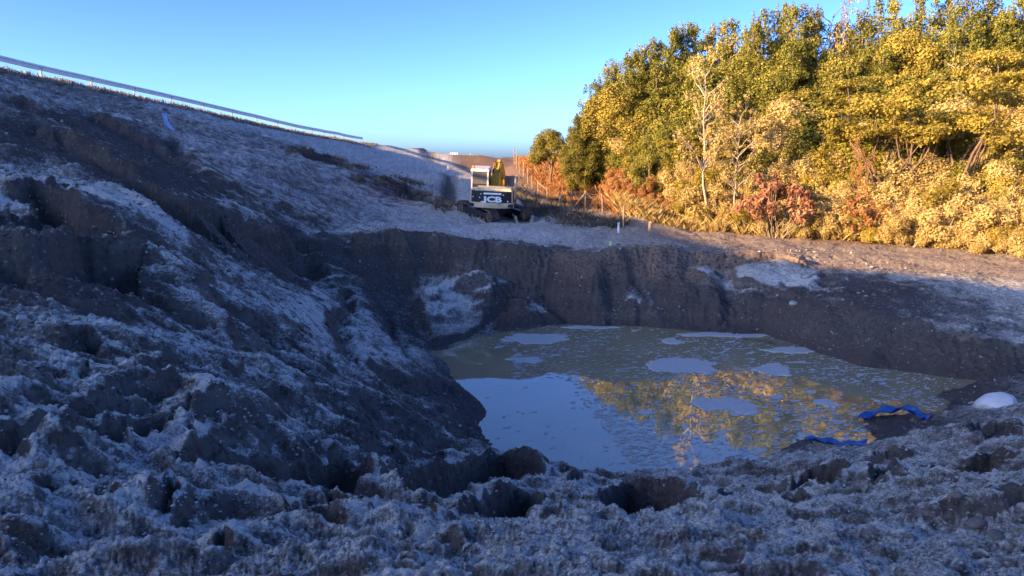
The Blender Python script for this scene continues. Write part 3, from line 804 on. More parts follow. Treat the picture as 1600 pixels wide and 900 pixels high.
def make_tree(kind, seed, H=10.0, Rc=1.8):
    """returns (trunk mesh, crown mesh); unit tree H high"""
    g = np.random.default_rng(seed)
    paths = []; cs = []; rs = []
    if kind == 'column':        # dense upright evergreen with a pointed head
        lean = g.normal(size=2) * .25
        paths.append(crooked((0, 0, -.3), (lean[0], lean[1], H * .93), .16, .03, 8, .06, g))
        nlev = 26
        for i in range(nlev):
            t = (i + .5) / nlev; z = H * (.10 + .88 * t)
            env = Rc * min(1, (1 - t) * 1.9 + .08) * (.75 + .35 * min(1, t * 4))
            m = max(1, int(7 * env / Rc))
            for j in range(m):
                an = g.random() * 6.283; rr = env * (.35 + .6 * g.random())
                c = (lean[0] * t + math.cos(an) * rr, lean[1] * t + math.sin(an) * rr, z + g.normal() * .2)
                cs.append(c); rs.append(.34 + .30 * g.random() * (1.1 - t))
                if j % 2 == 0: paths.append(crooked((lean[0] * t, lean[1] * t, z - .5), c, .035, .01, 2, .03, g))
        for j in range(4):     # leading shoots stand free of the head
            c = (lean[0] + g.normal() * .45, lean[1] + g.normal() * .45, H * (.95 + .05 * g.random()))
            for q in range(3): cs.append((c[0], c[1], c[2] - .28 * q)); rs.append(.13 + .05 * q)
        n, size = 22000, .095
        v, f, t = leaf_cloud(cs, rs, n, size, seed + 1, .35, 1.3)
    elif kind == 'round':
        paths.append(crooked((0, 0, -.3), (0, 0, H * .55), .17, .09, 5, .08, g))
        for i in range(46):
            d = g.normal(size=3); d /= np.linalg.norm(d); d[2] = abs(d[2]) * 1.1 - .35
            rr = Rc * (.6 + .4 * g.random())
            c = np.array([d[0] * rr, d[1] * rr, H * .58 + d[2] * H * .38])
            cs.append(c); rs.append(.35 + .4 * g.random())
            if i % 2 == 0: paths.append(crooked((0, 0, H * (.2 + .3 * g.random())), c, .06, .012, 3, .12, g))
        v, f, t = leaf_cloud(cs, rs, 20000, .10, seed + 1, .3, 1.2)
    elif kind == 'umbrella':    # bare crooked limbs carrying flat yellow-topped plates of leaf
        for i in range(13):
            an = g.random() * 6.283; rr = Rc * (.3 + .8 * g.random()); z = H * (.55 + .42 * g.random())
            c = np.array([math.cos(an) * rr, math.sin(an) * rr, z])
            paths.append(crooked((0, 0, H * .12 * g.random()), c - [0, 0, .2], .11, .02, 5, .22, g))
            for q in range(7):
                cs.append(c + g.normal(size=3) * [.6, .6, .10]); rs.append(.30 + .22 * g.random())
        paths.append(crooked((0, 0, -.3), (.2, 0, H * .4), .18, .11, 4, .1, g))
        v, f, t = leaf_cloud(cs, rs, 14000, .09, seed + 1, .9, 1.2, .5)
    elif kind == 'sparse':      # pale thin tree, many bare limbs
        paths.append(crooked((0, 0, -.3), (.3, .1, H * .97), .12, .02, 9, .1, g))
        for i in range(26):
            z = H * (.25 + .7 * g.random()); an = g.random() * 6.283; L = Rc * (.4 + .7 * g.random())
            c = np.array([math.cos(an) * L, math.sin(an) * L, z + L * (.5 + .5 * g.random())])
            paths.append(crooked((.3 * z / H, .1 * z / H, z), c, .045, .008, 4, .08, g))
            for q in range(3):
                e = c + g.normal(size=3) * .35
                paths.append(crooked(c * .6 + np.array([0, 0, z]) * .4, e, .014, .004, 2, .05, g))
                cs.append(e); rs.append(.22 + .2 * g.random())
        v, f, t = leaf_cloud(cs, rs, 2600, .10, seed + 1, .2, 1.2, 1, .1)
    elif kind == 'shrub':
        for i in range(30):
            an = g.random() * 6.283; rr = Rc * g.random() ** .6; z = H * (.15 + .75 * g.random() * (1 - .45 * (rr / Rc) ** 2))
            c = np.array([math.cos(an) * rr, math.sin(an) * rr, z]); cs.append(c); rs.append(.22 + .22 * g.random())
            if i % 2 == 0: paths.append(crooked((c[0] * .2, c[1] * .2, -.15), c, .028, .008, 4, .06, g))
            if i % 4 == 0: paths.append(crooked(c * [1, 1, .6], c + np.array([g.normal() * .15, g.normal() * .15, .5 + .4 * g.random()]), .014, .004, 3, .04, g))
        v, f, t = leaf_cloud(cs, rs, 9000, .065, seed + 1, .4, 1.4)
    elif kind == 'thicket':     # tall tangle of thin stems and small dry leaves
        for i in range(60):
            an = g.random() * 6.283; rr = Rc * g.random() ** .6; z = H * (.08 + .85 * g.random() * (1 - .4 * (rr / Rc) ** 2))
            c = np.array([math.cos(an) * rr, math.sin(an) * rr, z]); cs.append(c); rs.append(.26 + .28 * g.random())
            if i % 2 == 0: paths.append(crooked((c[0] * .3, c[1] * .3, -.15), c, .03, .008, 5, .12, g))
            if i % 2 == 1: paths.append(crooked(c * [1, 1, .5], c + np.array([g.normal() * .3, g.normal() * .3, .4 + .5 * g.random()]), .014, .004, 4, .06, g))
        v, f, t = leaf_cloud(cs, rs, 19000, .07, seed + 1, .35, 1.7)
    elif kind == 'twiggy':
        for i in range(60):
            an = g.random() * 6.283; rr = Rc * g.random() ** .5; z = H * (.4 + .6 * g.random()) * (1 - .35 * (rr / Rc) ** 2)
            c = np.array([math.cos(an) * rr, math.sin(an) * rr, z]); cs.append(c); rs.append(.16 + .12 * g.random())
            paths.append(crooked((c[0] * .25, c[1] * .25, -.1), c, .02, .004, 4, .08, g))
        v, f, t = leaf_cloud(cs, rs, 2600, .085, seed + 1, .2, 2.2, 1, .1)
    tv, tf = tubes(paths, 5)
    tm = mesh_np(kind + "_trunk", tv, tf, True)
    cm = mesh_np(kind + "_crown", v, f); set_attr(cm, "tone", t)
    return tm, cm

PROTO = {}
for kind, n, H, Rc in (('column', 4, 10.0, 1.75), ('round', 3, 7.0, 2.0), ('umbrella', 3, 6.0, 2.6), ('sparse', 3, 8.0, 1.7), ('shrub', 4, 2.4, 1.5), ('thicket', 4, 4.2, 1.9), ('twiggy', 2, 2.4, 1.6)):
    PROTO[kind] = [make_tree(kind, 300 + 17 * i + len(kind), H, Rc) for i in range(n)]
PH = dict(thicket=4.2, column=10.0, round=7.0, umbrella=6.0, sparse=8.0, shrub=2.4, twiggy=2.4)
def link_mat(name, me, mat, parent):
    """the mesh is shared between copies, the material belongs to the object"""
    if not me.materials: me.materials.append(None)
    o = link(name, me, None, parent)
    o.material_slots[0].link = 'OBJECT'; o.material_slots[0].material = mat
    return o
NAMES = dict(thicket='shrub', column='evergreen_tree', round='leafy_tree', umbrella='flat_topped_tree', sparse='bare_branched_tree', shrub='shrub', twiggy='twiggy_bush')
PL = []
def plant(kind, x, y, h, leaf, bark, label, group, cat='tree', wide=1.0, name=None, var=None, sink=.1):
    i = random.randrange(len(PROTO[kind])) if var is None else var
    tm, cm = PROTO[kind][i]
    z = ground_z(x, y)
    s = h / PH[kind]
    o = empty(name or NAMES[kind], (x, y, z - sink), (0, 0, random.random() * 6.283))
    w = s * wide
    o.scale = (w, w, s)
    tag(o, label, cat, group)
    if group: PL.append((o, 800 + F * x / y, kind, leaf.name))
    if kind in ('shrub', 'twiggy', 'thicket'):
        link_mat('foliage', cm, leaf, o); link_mat('stem', tm, bark, o)
    else:
        link_mat('crown', cm, leaf, o); link_mat('trunk', tm, bark, o)
    return o

# back row along the sky: (x, y of the top in the photograph, distance)
BACK = [(906, 176, 52), (918, 152, 53), (931, 122, 54), (947, 112, 54), (962, 88, 54), (984, 80, 54), (999, 67, 54), (1016, 68, 54), (1033, 55, 54), (1049, 38, 54),
        (1067, 33, 54), (1091, 26, 54), (1112, 38, 54), (1129, 33, 54), (1146, 28, 54), (1165, 38, 54), (1180, 26, 53), (1197, 13, 53), (1223, 5, 53), (1248, -6, 53), (1266, 2, 53), (1285, 22, 55),
        (1310, 34, 55), (1332, 27, 54), (1352, 14, 53), (1377, -4, 52), (1405, -14, 52), (1440, -24, 52), (1480, -34, 52), (1520, -42, 51), (1560, -46, 50), (1600, -50, 50), (1645, -50, 50), (1700, -50, 49), (1770, -40, 48), (1850, -30, 46)]
g_wood = "trees of the sunlit wood on the right"
WOOD = dict(column="tall olive green evergreen tree packed into the sunlit wood on the right",
            round="rounded green leafy tree inside the sunlit wood on the right",
            umbrella="low flat topped tree with yellow green leaf plates on the right side wood",
            sparse="thin bare branched tree with pale trunk among the evergreens of the wood",
            shrub="tan dry leaved shrub along the front foot of the sunlit wood")
for i, (x, y, Y) in enumerate(BACK):
    Y += random.uniform(-1.2, 1.2)
    p = W(x, y, Y); gz = ground_z(p[0], p[1]); h = p[2] - gz
    if x in (1298,): continue
    plant('column', p[0], p[1], h * 1.0, m_olive if i % 4 else m_dark, m_bark, WOOD['column'], g_wood, wide=min(1.15, 1.0 * 10 / max(h, 1) * .95))
def top_line(x):
    xs = [b[0] for b in BACK]; ys = [b[1] for b in BACK]
    return float(np.interp(x, xs, ys))
def front_Y(x):
    return float(np.interp(x, [880, 960, 1040, 1100, 1200, 1300, 1400, 1500, 1600, 1800], [60, 49, 43, 41, 39, 38, 36, 33.5, 31.5, 28]))
def base_y(x):
    return float(np.interp(x, [880, 960, 1040, 1100, 1200, 1300, 1400, 1500, 1600, 1800], [262, 300, 345, 352, 362, 370, 380, 390, 396, 410]))
for row, (t, step) in enumerate([(.16, 30), (.30, 31), (.43, 33), (.55, 33)]):
    x = 905 + row * 14
    while x < 1840:
        xx = x + random.uniform(-9, 9)
        yt = top_line(xx) * (1 - t) + base_y(xx) * t + random.uniform(-16, 16)
        Y = 52 * (1 - t) + (front_Y(xx) + 1.5) * t + random.uniform(-.8, .8)
        if xx < 960: Y = max(Y, front_Y(xx) + 1)
        p = W(xx, yt, Y); h = p[2] - ground_z(p[0], p[1])
        x += step
        if h < 1.5: continue
        u = random.random()
        right = xx > 1270
        if row == 0: kind = 'column' if u < .8 else 'round'
        elif right: kind = 'umbrella' if u < (.5 if row == 1 else .12) else ('round' if u < .93 else 'sparse')
        else: kind = 'column' if u < .3 else ('round' if u < .76 else ('sparse' if u < .9 else 'umbrella'))
        leaf = {'column': m_olive, 'round': random.choice([m_olive, m_dark, m_olive, m_yellow] if row < 2 else [m_olive, m_olive, m_tan, m_yellow]), 'umbrella': m_yellow, 'sparse': random.choice([m_tan, m_olive])}[kind]
        bark = {'column': m_bark, 'round': m_bark, 'umbrella': m_bark, 'sparse': m_pale}[kind]
        plant(kind, p[0], p[1], h, leaf, bark, WOOD[kind], g_wood, wide={'column': min(1.2, 9.5 / h), 'round': min(1.4, 8 / h), 'umbrella': min(1.25, 6.5 / h), 'sparse': 1.0}[kind])
# shrub belts at the foot of the wood
g_shr = "shrubs at the foot of the wood"
for row, (t, step, hh) in enumerate([(.50, 40, 4.6), (.60, 36, 4.2), (.70, 33, 3.8), (.78, 28, 3.2), (.86, 25, 2.7), (.93, 22, 2.2), (1.0, 20, 1.6)]):
    x = 960 + (0 if row < 2 else 10) - row * 3 + random.uniform(0, 10)
    while x < 1760:
        xx = x + random.uniform(-7, 7)
        Y = front_Y(xx) + (1.0 - t) * 14 + random.uniform(-.5, .5)
        a, _ = ray(xx, base_y(xx)); px_ = a * Y
        h = hh * random.uniform(.7, 1.25)
        x += step
        if row < 2: leaf = random.choice([m_olive, m_yellow, m_dark, m_tan, m_olive])
        elif row < 4: leaf = random.choice([m_tan, m_yellow, m_olive, m_tan])
        else: leaf = random.choice([m_tan, m_tan, m_tan, m_tan, m_yellow])
        kind = 'thicket' if row < 5 else 'shrub'
        if xx < 1080 and row > 3: leaf = m_rust; h *= .55
        lab = {m_rust: "low rust coloured shrub at the foot of the wood beyond the fence", m_tan: "tan dry leaved shrub along the front foot of the sunlit wood",
               m_yellow: "yellow green shrub in the thicket under the sunlit wood", m_olive: "olive green shrub in the thicket under the sunlit wood", m_dark: "dark green shrub in the thicket under the sunlit wood"}[leaf]
        plant(kind, px_, Y, h, leaf, m_pale, lab, g_shr, 'shrub', wide=1.15 if row > 3 else 1.0)

BINS = [(960, "at the wood's left end"), (1075, "left of the bare trees"), (1180, "by the bare trees"), (1262, "near the red bush"),
        (1400, "right of the red bush"), (1490, "short of the right edge"), (1610, "by the right edge"), (9999, "past the right edge")]
ORD = ["first", "second", "third", "fourth", "fifth", "sixth", "seventh", "eighth", "ninth", "tenth", "eleventh", "twelfth", "thirteenth", "fourteenth", "fifteenth", "sixteenth"] + [t + "th" for t in ("seventeen", "eighteen", "nineteen", "twentie")]
LOOK = {"column": "tall {} evergreen", "round": "rounded {} tree", "umbrella": "flat topped {} tree", "sparse": "thin bare {} tree", "shrub": "leafy {} shrub", "thicket": "tangled {} shrub", "twiggy": "twiggy {} shrub"}
TONE = {"olive_leaves": "olive", "dark_leaves": "dark green", "yellow_leaves": "yellow", "tan_leaves": "tan", "rust_bracken": "rust"}
def name_places():
    box = {}
    for (o, px, kind, leaf) in PL:
        b = next(t for lim, t in BINS if px < lim)
        Y = o.location.y; fr = front_Y(px)
        row = "skyline row" if Y > 50.5 and kind == 'column' else "middle rows" if Y > fr + 6.5 else "lower rows" if Y > fr + 2.6 else "front row"
        box.setdefault((LOOK[kind].format(TONE.get(leaf, "")), row, b), []).append((px, o))
    for (look, row, b), L in box.items():
        L.sort(key=lambda t: t[0])
        for i, (px, o) in enumerate(L):
            o["label"] = (f"{look}, {ORD[min(i, 19)]} from left, {row} {b}" if len(L) > 1 else f"{look}, {row} {b}")
name_places()
# ------------------------------------------------------------------ single plants that stand out
def at_px(x, yb, Y):
    a, b = ray(x, yb); return a * Y
plant('round', W(862, 230, 62)[0], 62, W(862, 193, 62)[2] - ground_z(W(862, 230, 62)[0], 62), m_dark, m_bark, "lone dark bushy tree at the left end of the wood, standing clear on the skyline", None, wide=1.15, name='bushy_tree', var=0)
plant('column', W(889, 230, 61)[0], 61, W(889, 196, 61)[2] - ground_z(W(889, 230, 61)[0], 61), m_olive, m_bark, "small pointed tree between the lone bushy tree and the wood on the skyline", None, wide=.8, name='pointed_tree', var=1)
plant('twiggy', at_px(1216, 300, 38.2), 38.2, 3.4, m_red, m_pale, "round red twiggy bush standing out in the middle of the tan thicket", None, 'bush', wide=.85, name='red_bush', var=0)
plant('twiggy', at_px(1352, 330, 37.2), 37.2, 2.4, m_rust, m_pale, "small reddish bush low in the tan thicket, right of the red bush", None, 'bush', wide=.8, name='reddish_bush', var=1)
plant('sparse', at_px(1100, 300, 40.5), 40.5, 8.6, m_tan, m_pale, "tall pale bare tree in front of the evergreens, left half of the wood", None, wide=.7, name='pale_bare_tree', var=0)
plant('sparse', at_px(1152, 330, 39.8), 39.8, 6.0, m_tan, m_pale, "thin pale bare tree just left of the red bush", None, wide=.7, name='pale_bare_tree', var=1)
plant('sparse', at_px(1340, 340, 38.0), 38.0, 4.6, m_rust, m_orange, "slim orange brown dead conifer with drooping twigs in the tan thicket", None, wide=.5, name='dead_conifer', var=2)
plant('umbrella', at_px(1512, 260, 36.0), 38.5, 7.6, m_yellow, m_bark, "largest flat topped tree with yellow head at the right of the wood", None, wide=1.0, name='flat_topped_tree', var=0)
plant('umbrella', at_px(1420, 270, 37.4), 40, 6.6, m_yellow, m_bark, "flat topped tree with crooked bare limbs left of the largest one", None, wide=1.0, name='flat_topped_tree', var=1)
plant('sparse', W(1298, 12, 53.5)[0], 53.5, W(1298, 12, 53.5)[2] - ground_z(W(1298, 12, 53.5)[0], 53.5), m_tan, m_bark, "sparse pale tree at the notch in the skyline of the wood", None, wide=.6, name='pale_bare_tree', var=2)

for (x, Y, h, lf, lb) in ((1345, 42.5, 5.2, m_olive, "rounded olive tree filling the gap under the flat topped trees, right of the dead conifer"), (1395, 42.0, 4.8, m_dark, "rounded dark green tree under the left flat topped tree"),
                          (1450, 41.5, 5.0, m_olive, "rounded olive tree between the two flat topped trees"), (1500, 40.5, 4.6, m_yellow, "rounded yellow tree at the foot of the largest flat topped tree")):
    plant('round', at_px(x, 300, Y), Y, h, lf, m_bark, lb, None, wide=1.25)
# uncountable low growth: bracken on the bank behind the fence, dry grass on the verge, litter twigs
def scatter_blades(name, X, Y, hgt, wid, mat, seed, lean=.5, per=4):
    g = np.random.default_rng(seed); n = len(X)
    Z = ground_zs(X, Y)
    X = np.repeat(X, per); Y = np.repeat(Y, per); Z = np.repeat(Z, per); H = np.repeat(hgt, per) * (.6 + .6 * g.random(n * per))
    an = g.random(n * per) * 6.283; ln = lean * (.3 + g.random(n * per)) * H
    tx = X + np.cos(an) * ln; ty = Y + np.sin(an) * ln; tz = Z + H * (.75 + .3 * g.random(n * per))
    pa = an + 1.57 + g.normal(size=n * per) * .5; w = wid * (.6 + .8 * g.random(n * per))
    ox = np.cos(pa) * w; oy = np.sin(pa) * w
    v = np.stack([np.stack([X - ox * .4, Y - oy * .4, Z - .05], 1), np.stack([X + ox * .4, Y + oy * .4, Z - .05], 1),
                  np.stack([(X + tx) / 2 + ox, (Y + ty) / 2 + oy, Z * .4 + tz * .6], 1), np.stack([tx, ty, tz], 1)], 1).reshape(-1, 3)
    f = np.arange(len(v)).reshape(-1, 4)
    me = mesh_np(name, v, f)
    set_attr(me, "tone", np.repeat(np.clip(.5 + .25 * g.normal(size=n * per), 0, 1), 4))
    return link(name, me, mat)
g_ = np.random.default_rng(5)
def region(n, f, x0, x1, y0, y1):
    X = g_.uniform(x0, x1, n); Y = g_.uniform(y0, y1, n); m = f(X, Y); return X[m], Y[m]
fx = np.array([W(p[0], p[2], p[3])[0] for p in fence_px]); fy = np.array([p[3] for p in fence_px])
def right_of_fence(X, Y):
    return X > np.interp(Y, fy, fx) + .3
X, Y = region(26000, lambda X, Y: right_of_fence(X, Y) & (Y > 41) & (X < 9 + .12 * Y) & ~((X > 9.5) & (Y < 43)), 0, 17, 40, 125)
o = scatter_blades("bracken", X, Y, np.full(len(X), .42), .045, m_rust, 31, .7, 6); tag(o, "rust coloured dead bracken covering the bank between the fence and the wood", "bracken", kind="stuff")
X, Y = region(9000, lambda X, Y: (Y > np.interp(X, [6, 10, 20, 32], [41, 39, 35.5, 30.5])) & (Y < np.interp(X, [6, 10, 20, 32], [46, 46, 44, 42])), 6, 32, 30, 46)
o = scatter_blades("dry_undergrowth", X, Y, .25 + .4 * g_.random(len(X)), .03, m_tan, 32, .9, 9); tag(o, "tan dry stalks and leaves filling the foot of the wood", "undergrowth", kind="stuff")
# ragged grass of the verge under the guard rail and tufts hanging over the erosion cuts
cxs = np.array([p[0] for p in crest_all]); cys = np.array([p[1] for p in crest_all])
m_grass = leaf_mat("frosted_dry_grass", [(.1, (.10, .085, .06)), (.5, (.20, .17, .13)), (.9, (.42, .40, .38))], .15)
t_ = g_.random(9000) ** 1.0; Yc = 30 + 110 * t_ ** 1.3; Xc = np.interp(Yc, cys, cxs) + g_.uniform(-.6, 1.6, 9000)
o = scatter_blades("verge_grass", Xc, Yc, .10 + .16 * g_.random(9000), .03, m_grass, 33, .7, 3); tag(o, "short dead grass along the verge under the guard rail", "grass", kind="stuff")
def tuft_area(name, lst, n, h, label, mat=m_grass, seed=1):
    XX = []; YY = []
    for (x, y, rx, ry) in lst:
        c = hit(x, y); e = hit(x + rx, y); nn = hit(x, y - ry)
        sx = max(.3, abs(e[0] - c[0])); sy = max(.4, min(6, abs(nn[1] - c[1])))
        XX.append(c[0] + g_.normal(size=n) * sx * .5); YY.append(c[1] + g_.normal(size=n) * sy * .5)
    o = scatter_blades(name, np.concatenate(XX), np.concatenate(YY), h * (.5 + g_.random(n * len(lst))), .03 + h * .05, mat, seed, .8, 4)
    tag(o, label, "grass", kind="stuff")
tuft_area("dead_grass_tufts", [(470, 243, 30, 5), (520, 252, 30, 6), (560, 265, 30, 6), (600, 285, 18, 5), (625, 295, 26, 6), (655, 308, 26, 8), (690, 320, 18, 6), (640, 285, 30, 5), (560, 285, 16, 4)], 260, .20,
          "brown dead grass and roots hanging over the erosion cuts high on the embankment", seed=41)
tuft_area("frosted_grass_by_fence", [(850, 330, 30, 8), (890, 340, 30, 8), (930, 348, 26, 6), (870, 318, 24, 8), (820, 310, 12, 12), (960, 350, 20, 5)], 500, .28,
          "frosted rough grass between the concrete channel and the fence", seed=42)
# ------------------------------------------------------------------ things: bmesh helpers
def bm_box(bm, cx, cy, cz, sx, sy, sz, bev=0.0, M=None, taper=None):
    r = bmesh.ops.create_cube(bm, size=1.0)
    vs = r['verts']
    for v in vs:
        tx = ty = 1.0
        if taper and v.co.z > 0: tx, ty = taper
        v.co = Vector((v.co.x * sx * tx, v.co.y * sy * ty, v.co.z * sz))
    if bev:
        es = list({e for v in vs for e in v.link_edges})
        rb = bmesh.ops.bevel(bm, geom=es, offset=bev, segments=2, affect='EDGES', profile=.6)
        vs = list({v for f in rb['faces'] for v in f.verts} | {v for v in vs if v.is_valid})
    for v in vs:
        v.co += Vector((cx, cy, cz))
        if M is not None: v.co = M @ v.co
    return vs
def bm_prism(bm, prof, x0, x1, M=None, axis='X'):
    """profile in the (y, z) plane swept along x"""
    a = [bm.verts.new((x0, y, z)) for y, z in prof]; b = [bm.verts.new((x1, y, z)) for y, z in prof]
    n = len(prof)
    bm.faces.new(a[::-1]); bm.faces.new(b)
    for i in range(n): bm.faces.new((a[i], a[(i + 1) % n], b[(i + 1) % n], b[i]))
    if M is not None:
        for v in a + b: v.co = M @ v.co
def bm_cyl(bm, p0, p1, r, seg=12, r2=None):
    p0 = Vector(p0); p1 = Vector(p1); d = p1 - p0
    q = d.to_track_quat('Z', 'Y').to_matrix().to_4x4()
    M = Matrix.Translation((p0 + p1) / 2) @ q
    bmesh.ops.create_cone(bm, cap_ends=True, segments=seg, radius1=r, radius2=r if r2 is None else r2, depth=d.length, matrix=M)
def part(name, bm, mat, parent=None, smooth=False, label=None):
    bmesh.ops.recalc_face_normals(bm, faces=bm.faces)
    me = bpy.data.meshes.new(name); bm.to_mesh(me); bm.free()
    if smooth:
        for p in me.polygons: p.use_smooth = True
    o = link(name, me, mat, parent)
    if label: o['label'] = label
    return o
def NB(): return bmesh.new()

m_cream = plain("cream_paint", (.62, .52, .34), .45, .12, 3, dirt=(.22, .17, .11))
m_yel = plain("machine_yellow_paint", (.80, .42, .03), .4, .10, 3, dirt=(.30, .17, .05))
m_blk = plain("black_panel", (.020, .022, .03), .4, .3, 3)
m_white = plain("white_lettering", (.80, .82, .84), .5, .05, 3)
m_track = plain("track_steel", (.085, .070, .058), .75, .35, 9, .3, dirt=(.20, .16, .13))
m_grey = plain("grey_steel", (.24, .25, .27), .5, .2, 5, .5)
m_cabw = plain("pale_cab_paint", (.66, .62, .55), .45, .1, 4)
m_win, nt, b, _ = new_mat("cab_glass")
b.inputs['Base Color'].default_value = (.10, .095, .105, 1); b.inputs['Roughness'].default_value = .08; b.inputs['IOR'].default_value = 1.5
m_orange_l = plain("orange_lens", (.80, .22, .08), .3, .1)
m_chrome = plain("worn_rod_steel", (.45, .46, .48), .3, .1, 4, .8)

# ------------------------------------------------------------------ tracked excavator, seen from behind, boom reaching away up the slope
EX = W(771, 360, 43.0)
ex_z = ground_z(EX[0], EX[1])
exc = empty("excavator", (EX[0], EX[1], ex_z + .02), (R(5), R(2), 0))
tag(exc, "tracked excavator with yellow boom and black rear panel at the foot of the slope", "excavator")
YAW_U, YAW_T = R(-4), R(30)         # house and undercarriage are slewed apart
MT = Matrix.Rotation(YAW_T, 4, 'Z'); MU = Matrix.Rotation(YAW_U, 4, 'Z')
def track_side(sx):
    L2, rr, wd = 1.75, .37, .50
    # belt path
    path = []
    for i in range(15):
        a = math.pi / 2 + math.pi * i / 14; path.append((-L2 + rr * math.cos(a), rr + .02 + rr * math.sin(a)))
    for i in range(15):
        a = -math.pi / 2 + math.pi * i / 14; path.append((L2 + rr * math.cos(a), rr + .02 + rr * math.sin(a)))
    bm = NB()
    n = len(path); inner = [(y * .955 if abs(y) > L2 else y, rr + .02 + (z - rr - .02) * .86) for y, z in path]
    for x0, x1 in ((sx - wd / 2 + .03, sx + wd / 2 - .03),):
        ring = []
        for (y, z), (yi, zi) in zip(path, inner):
            ring.append([bm.verts.new(c) for c in ((x0, y, z), (x1, y, z), (x1, yi, zi), (x0, yi, zi))])
        for i in range(n):
            a, c = ring[i], ring[(i + 1) % n]
            for k in range(4): bm.faces.new((a[k], a[(k + 1) % 4], c[(k + 1) % 4], c[k]))
    for v in bm.verts: v.co = MT @ v.co
    belt = part('track', bm, m_track, exc)
    # shoes across the belt, each a grouser plate: sub-parts
    per = []
    P = [Vector((0, y, z)) for y, z in path]; P.append(P[0])
    Ls = [(P[i + 1] - P[i]).length for i in range(n)]; tot = sum(Ls); m = 44
    bmq = NB(); bm_box(bmq, 0, 0, 0, wd, .165, .022, 0); bm_box(bmq, 0, .05, .025, wd * .98, .02, .035, 0); bm_box(bmq, 0, -.03, .022, wd * .98, .018, .028, 0)
    me = bpy.data.meshes.new("track_shoe"); bmq.to_mesh(me); bmq.free()
    for k in range(m):
        s = tot * (k + .5) / m; i = 0
        while s > Ls[i]: s -= Ls[i]; i += 1
        p = P[i] + (P[i + 1] - P[i]) * (s / Ls[i]); d = (P[i + 1] - P[i]).normalized()
        cy, cz = p.y, p.z
        out_ = Vector((0, cy - max(-L2, min(L2, cy)), cz - rr - .02)); out_ = (Vector((0, 0, 1 if cz > rr else -1)) if abs(cy) < L2 else out_).normalized()
        x = Vector((1, 0, 0)); y_ = out_.cross(x).normalized()
        Mx = Matrix((x, y_, out_)).transposed().to_4x4()
        o = link('track_shoe', me, m_track, belt)
        o.matrix_local = MT @ Matrix.Translation((sx, cy, cz)) @ Mx @ Matrix.Translation((0, 0, .012))
    # frame and rollers
    bm = NB(); bm_box(bm, sx, 0, .42, .26, 3.0, .30, .03)
    for v in bm.verts: v.co = MT @ v.co
    part('track_frame', bm, m_blk, exc)
    for yy, r_ in ((-1.75, .31), (1.75, .31)):
        bm = NB(); bm_cyl(bm, (sx - .19, yy, .39), (sx + .19, yy, .39), r_, 18); bm_cyl(bm, (sx - .24, yy, .39), (sx + .24, yy, .39), .11, 10)
        for v in bm.verts: v.co = MT @ v.co
        part('sprocket', bm, m_track, exc)
    for yy in (-1.2, -.72, -.24, .24, .72, 1.2):
        bm = NB(); bm_cyl(bm, (sx - .2, yy, .19), (sx + .2, yy, .19), .11, 10)
        for v in bm.verts: v.co = MT @ v.co
        part('roller', bm, m_track, exc)
track_side(-1.05); track_side(1.05)
bm = NB(); bm_box(bm, 0, 0, .52, 1.7, 1.5, .34, .06); bm_cyl(bm, (0, 0, .6), (0, 0, .92), .55, 24)
for v in bm.verts: v.co = MT @ v.co
part('undercarriage', bm, m_blk, exc)
# house: plan seen from behind. x right, y away from the camera
def U(bm):
    for v in bm.verts: v.co = MU @ v.co
bm = NB()        # turntable deck
bm_box(bm, 0, .1, .98, 2.42, 3.6, .16, .03); U(bm); part('deck', bm, m_blk, exc)
bm = NB()        # counterweight with its rounded tail
prof = [(-1.25, -1.15), (-1.18, -1.50), (-.85, -1.78), (-.4, -1.88), (.4, -1.88), (.85, -1.78), (1.18, -1.50), (1.25, -1.15)]
lo = [bm.verts.new((x, y, .86)) for x, y in prof]; mid = [bm.verts.new((x * 1.0, y, 1.10)) for x, y in prof]; hi = [bm.verts.new((x * .985, y * .99, 1.14)) for x, y in prof]
for A, B_ in ((lo, mid), (mid, hi)):
    for i in range(len(prof)):
        j = (i + 1) % len(prof); bm.faces.new((A[i], A[j], B_[j], B_[i]))
bm.faces.new(lo[::-1]); bm.faces.new(hi); U(bm)
part('counterweight_lip', bm, m_cream, exc)
def tail(name, z0, z1, k, mat):
    bm = NB(); P = [(x * k, y * k) for x, y in prof]
    lo = [bm.verts.new((x, y, z0)) for x, y in P]; hi = [bm.verts.new((x, y, z1)) for x, y in P]
    for i in range(len(P)):
        j = (i + 1) % len(P); bm.faces.new((lo[i], lo[j], hi[j], hi[i]))
    bm.faces.new(lo[::-1]); bm.faces.new(hi); U(bm)
    return part(name, bm, mat, exc)
rear = tail('rear_panel', 1.142, 1.76, .975, m_blk)
bm = NB(); bm_box(bm, .0, -.55, 1.47, 2.36, 1.9, .66, .06); U(bm); part('engine_housing', bm, m_cream, exc)
bm = NB(); bm_box(bm, .12, -1.02, 1.835, 2.05, 1.35, .14, .05, taper=(.94, .88)); U(bm); part('engine_cover', bm, m_cream, exc)
bm = NB(); bm_cyl(bm, (.85, -.9, 1.9), (.85, -.9, 2.16), .045, 10); U(bm); part('exhaust_pipe', bm, m_blk, exc)
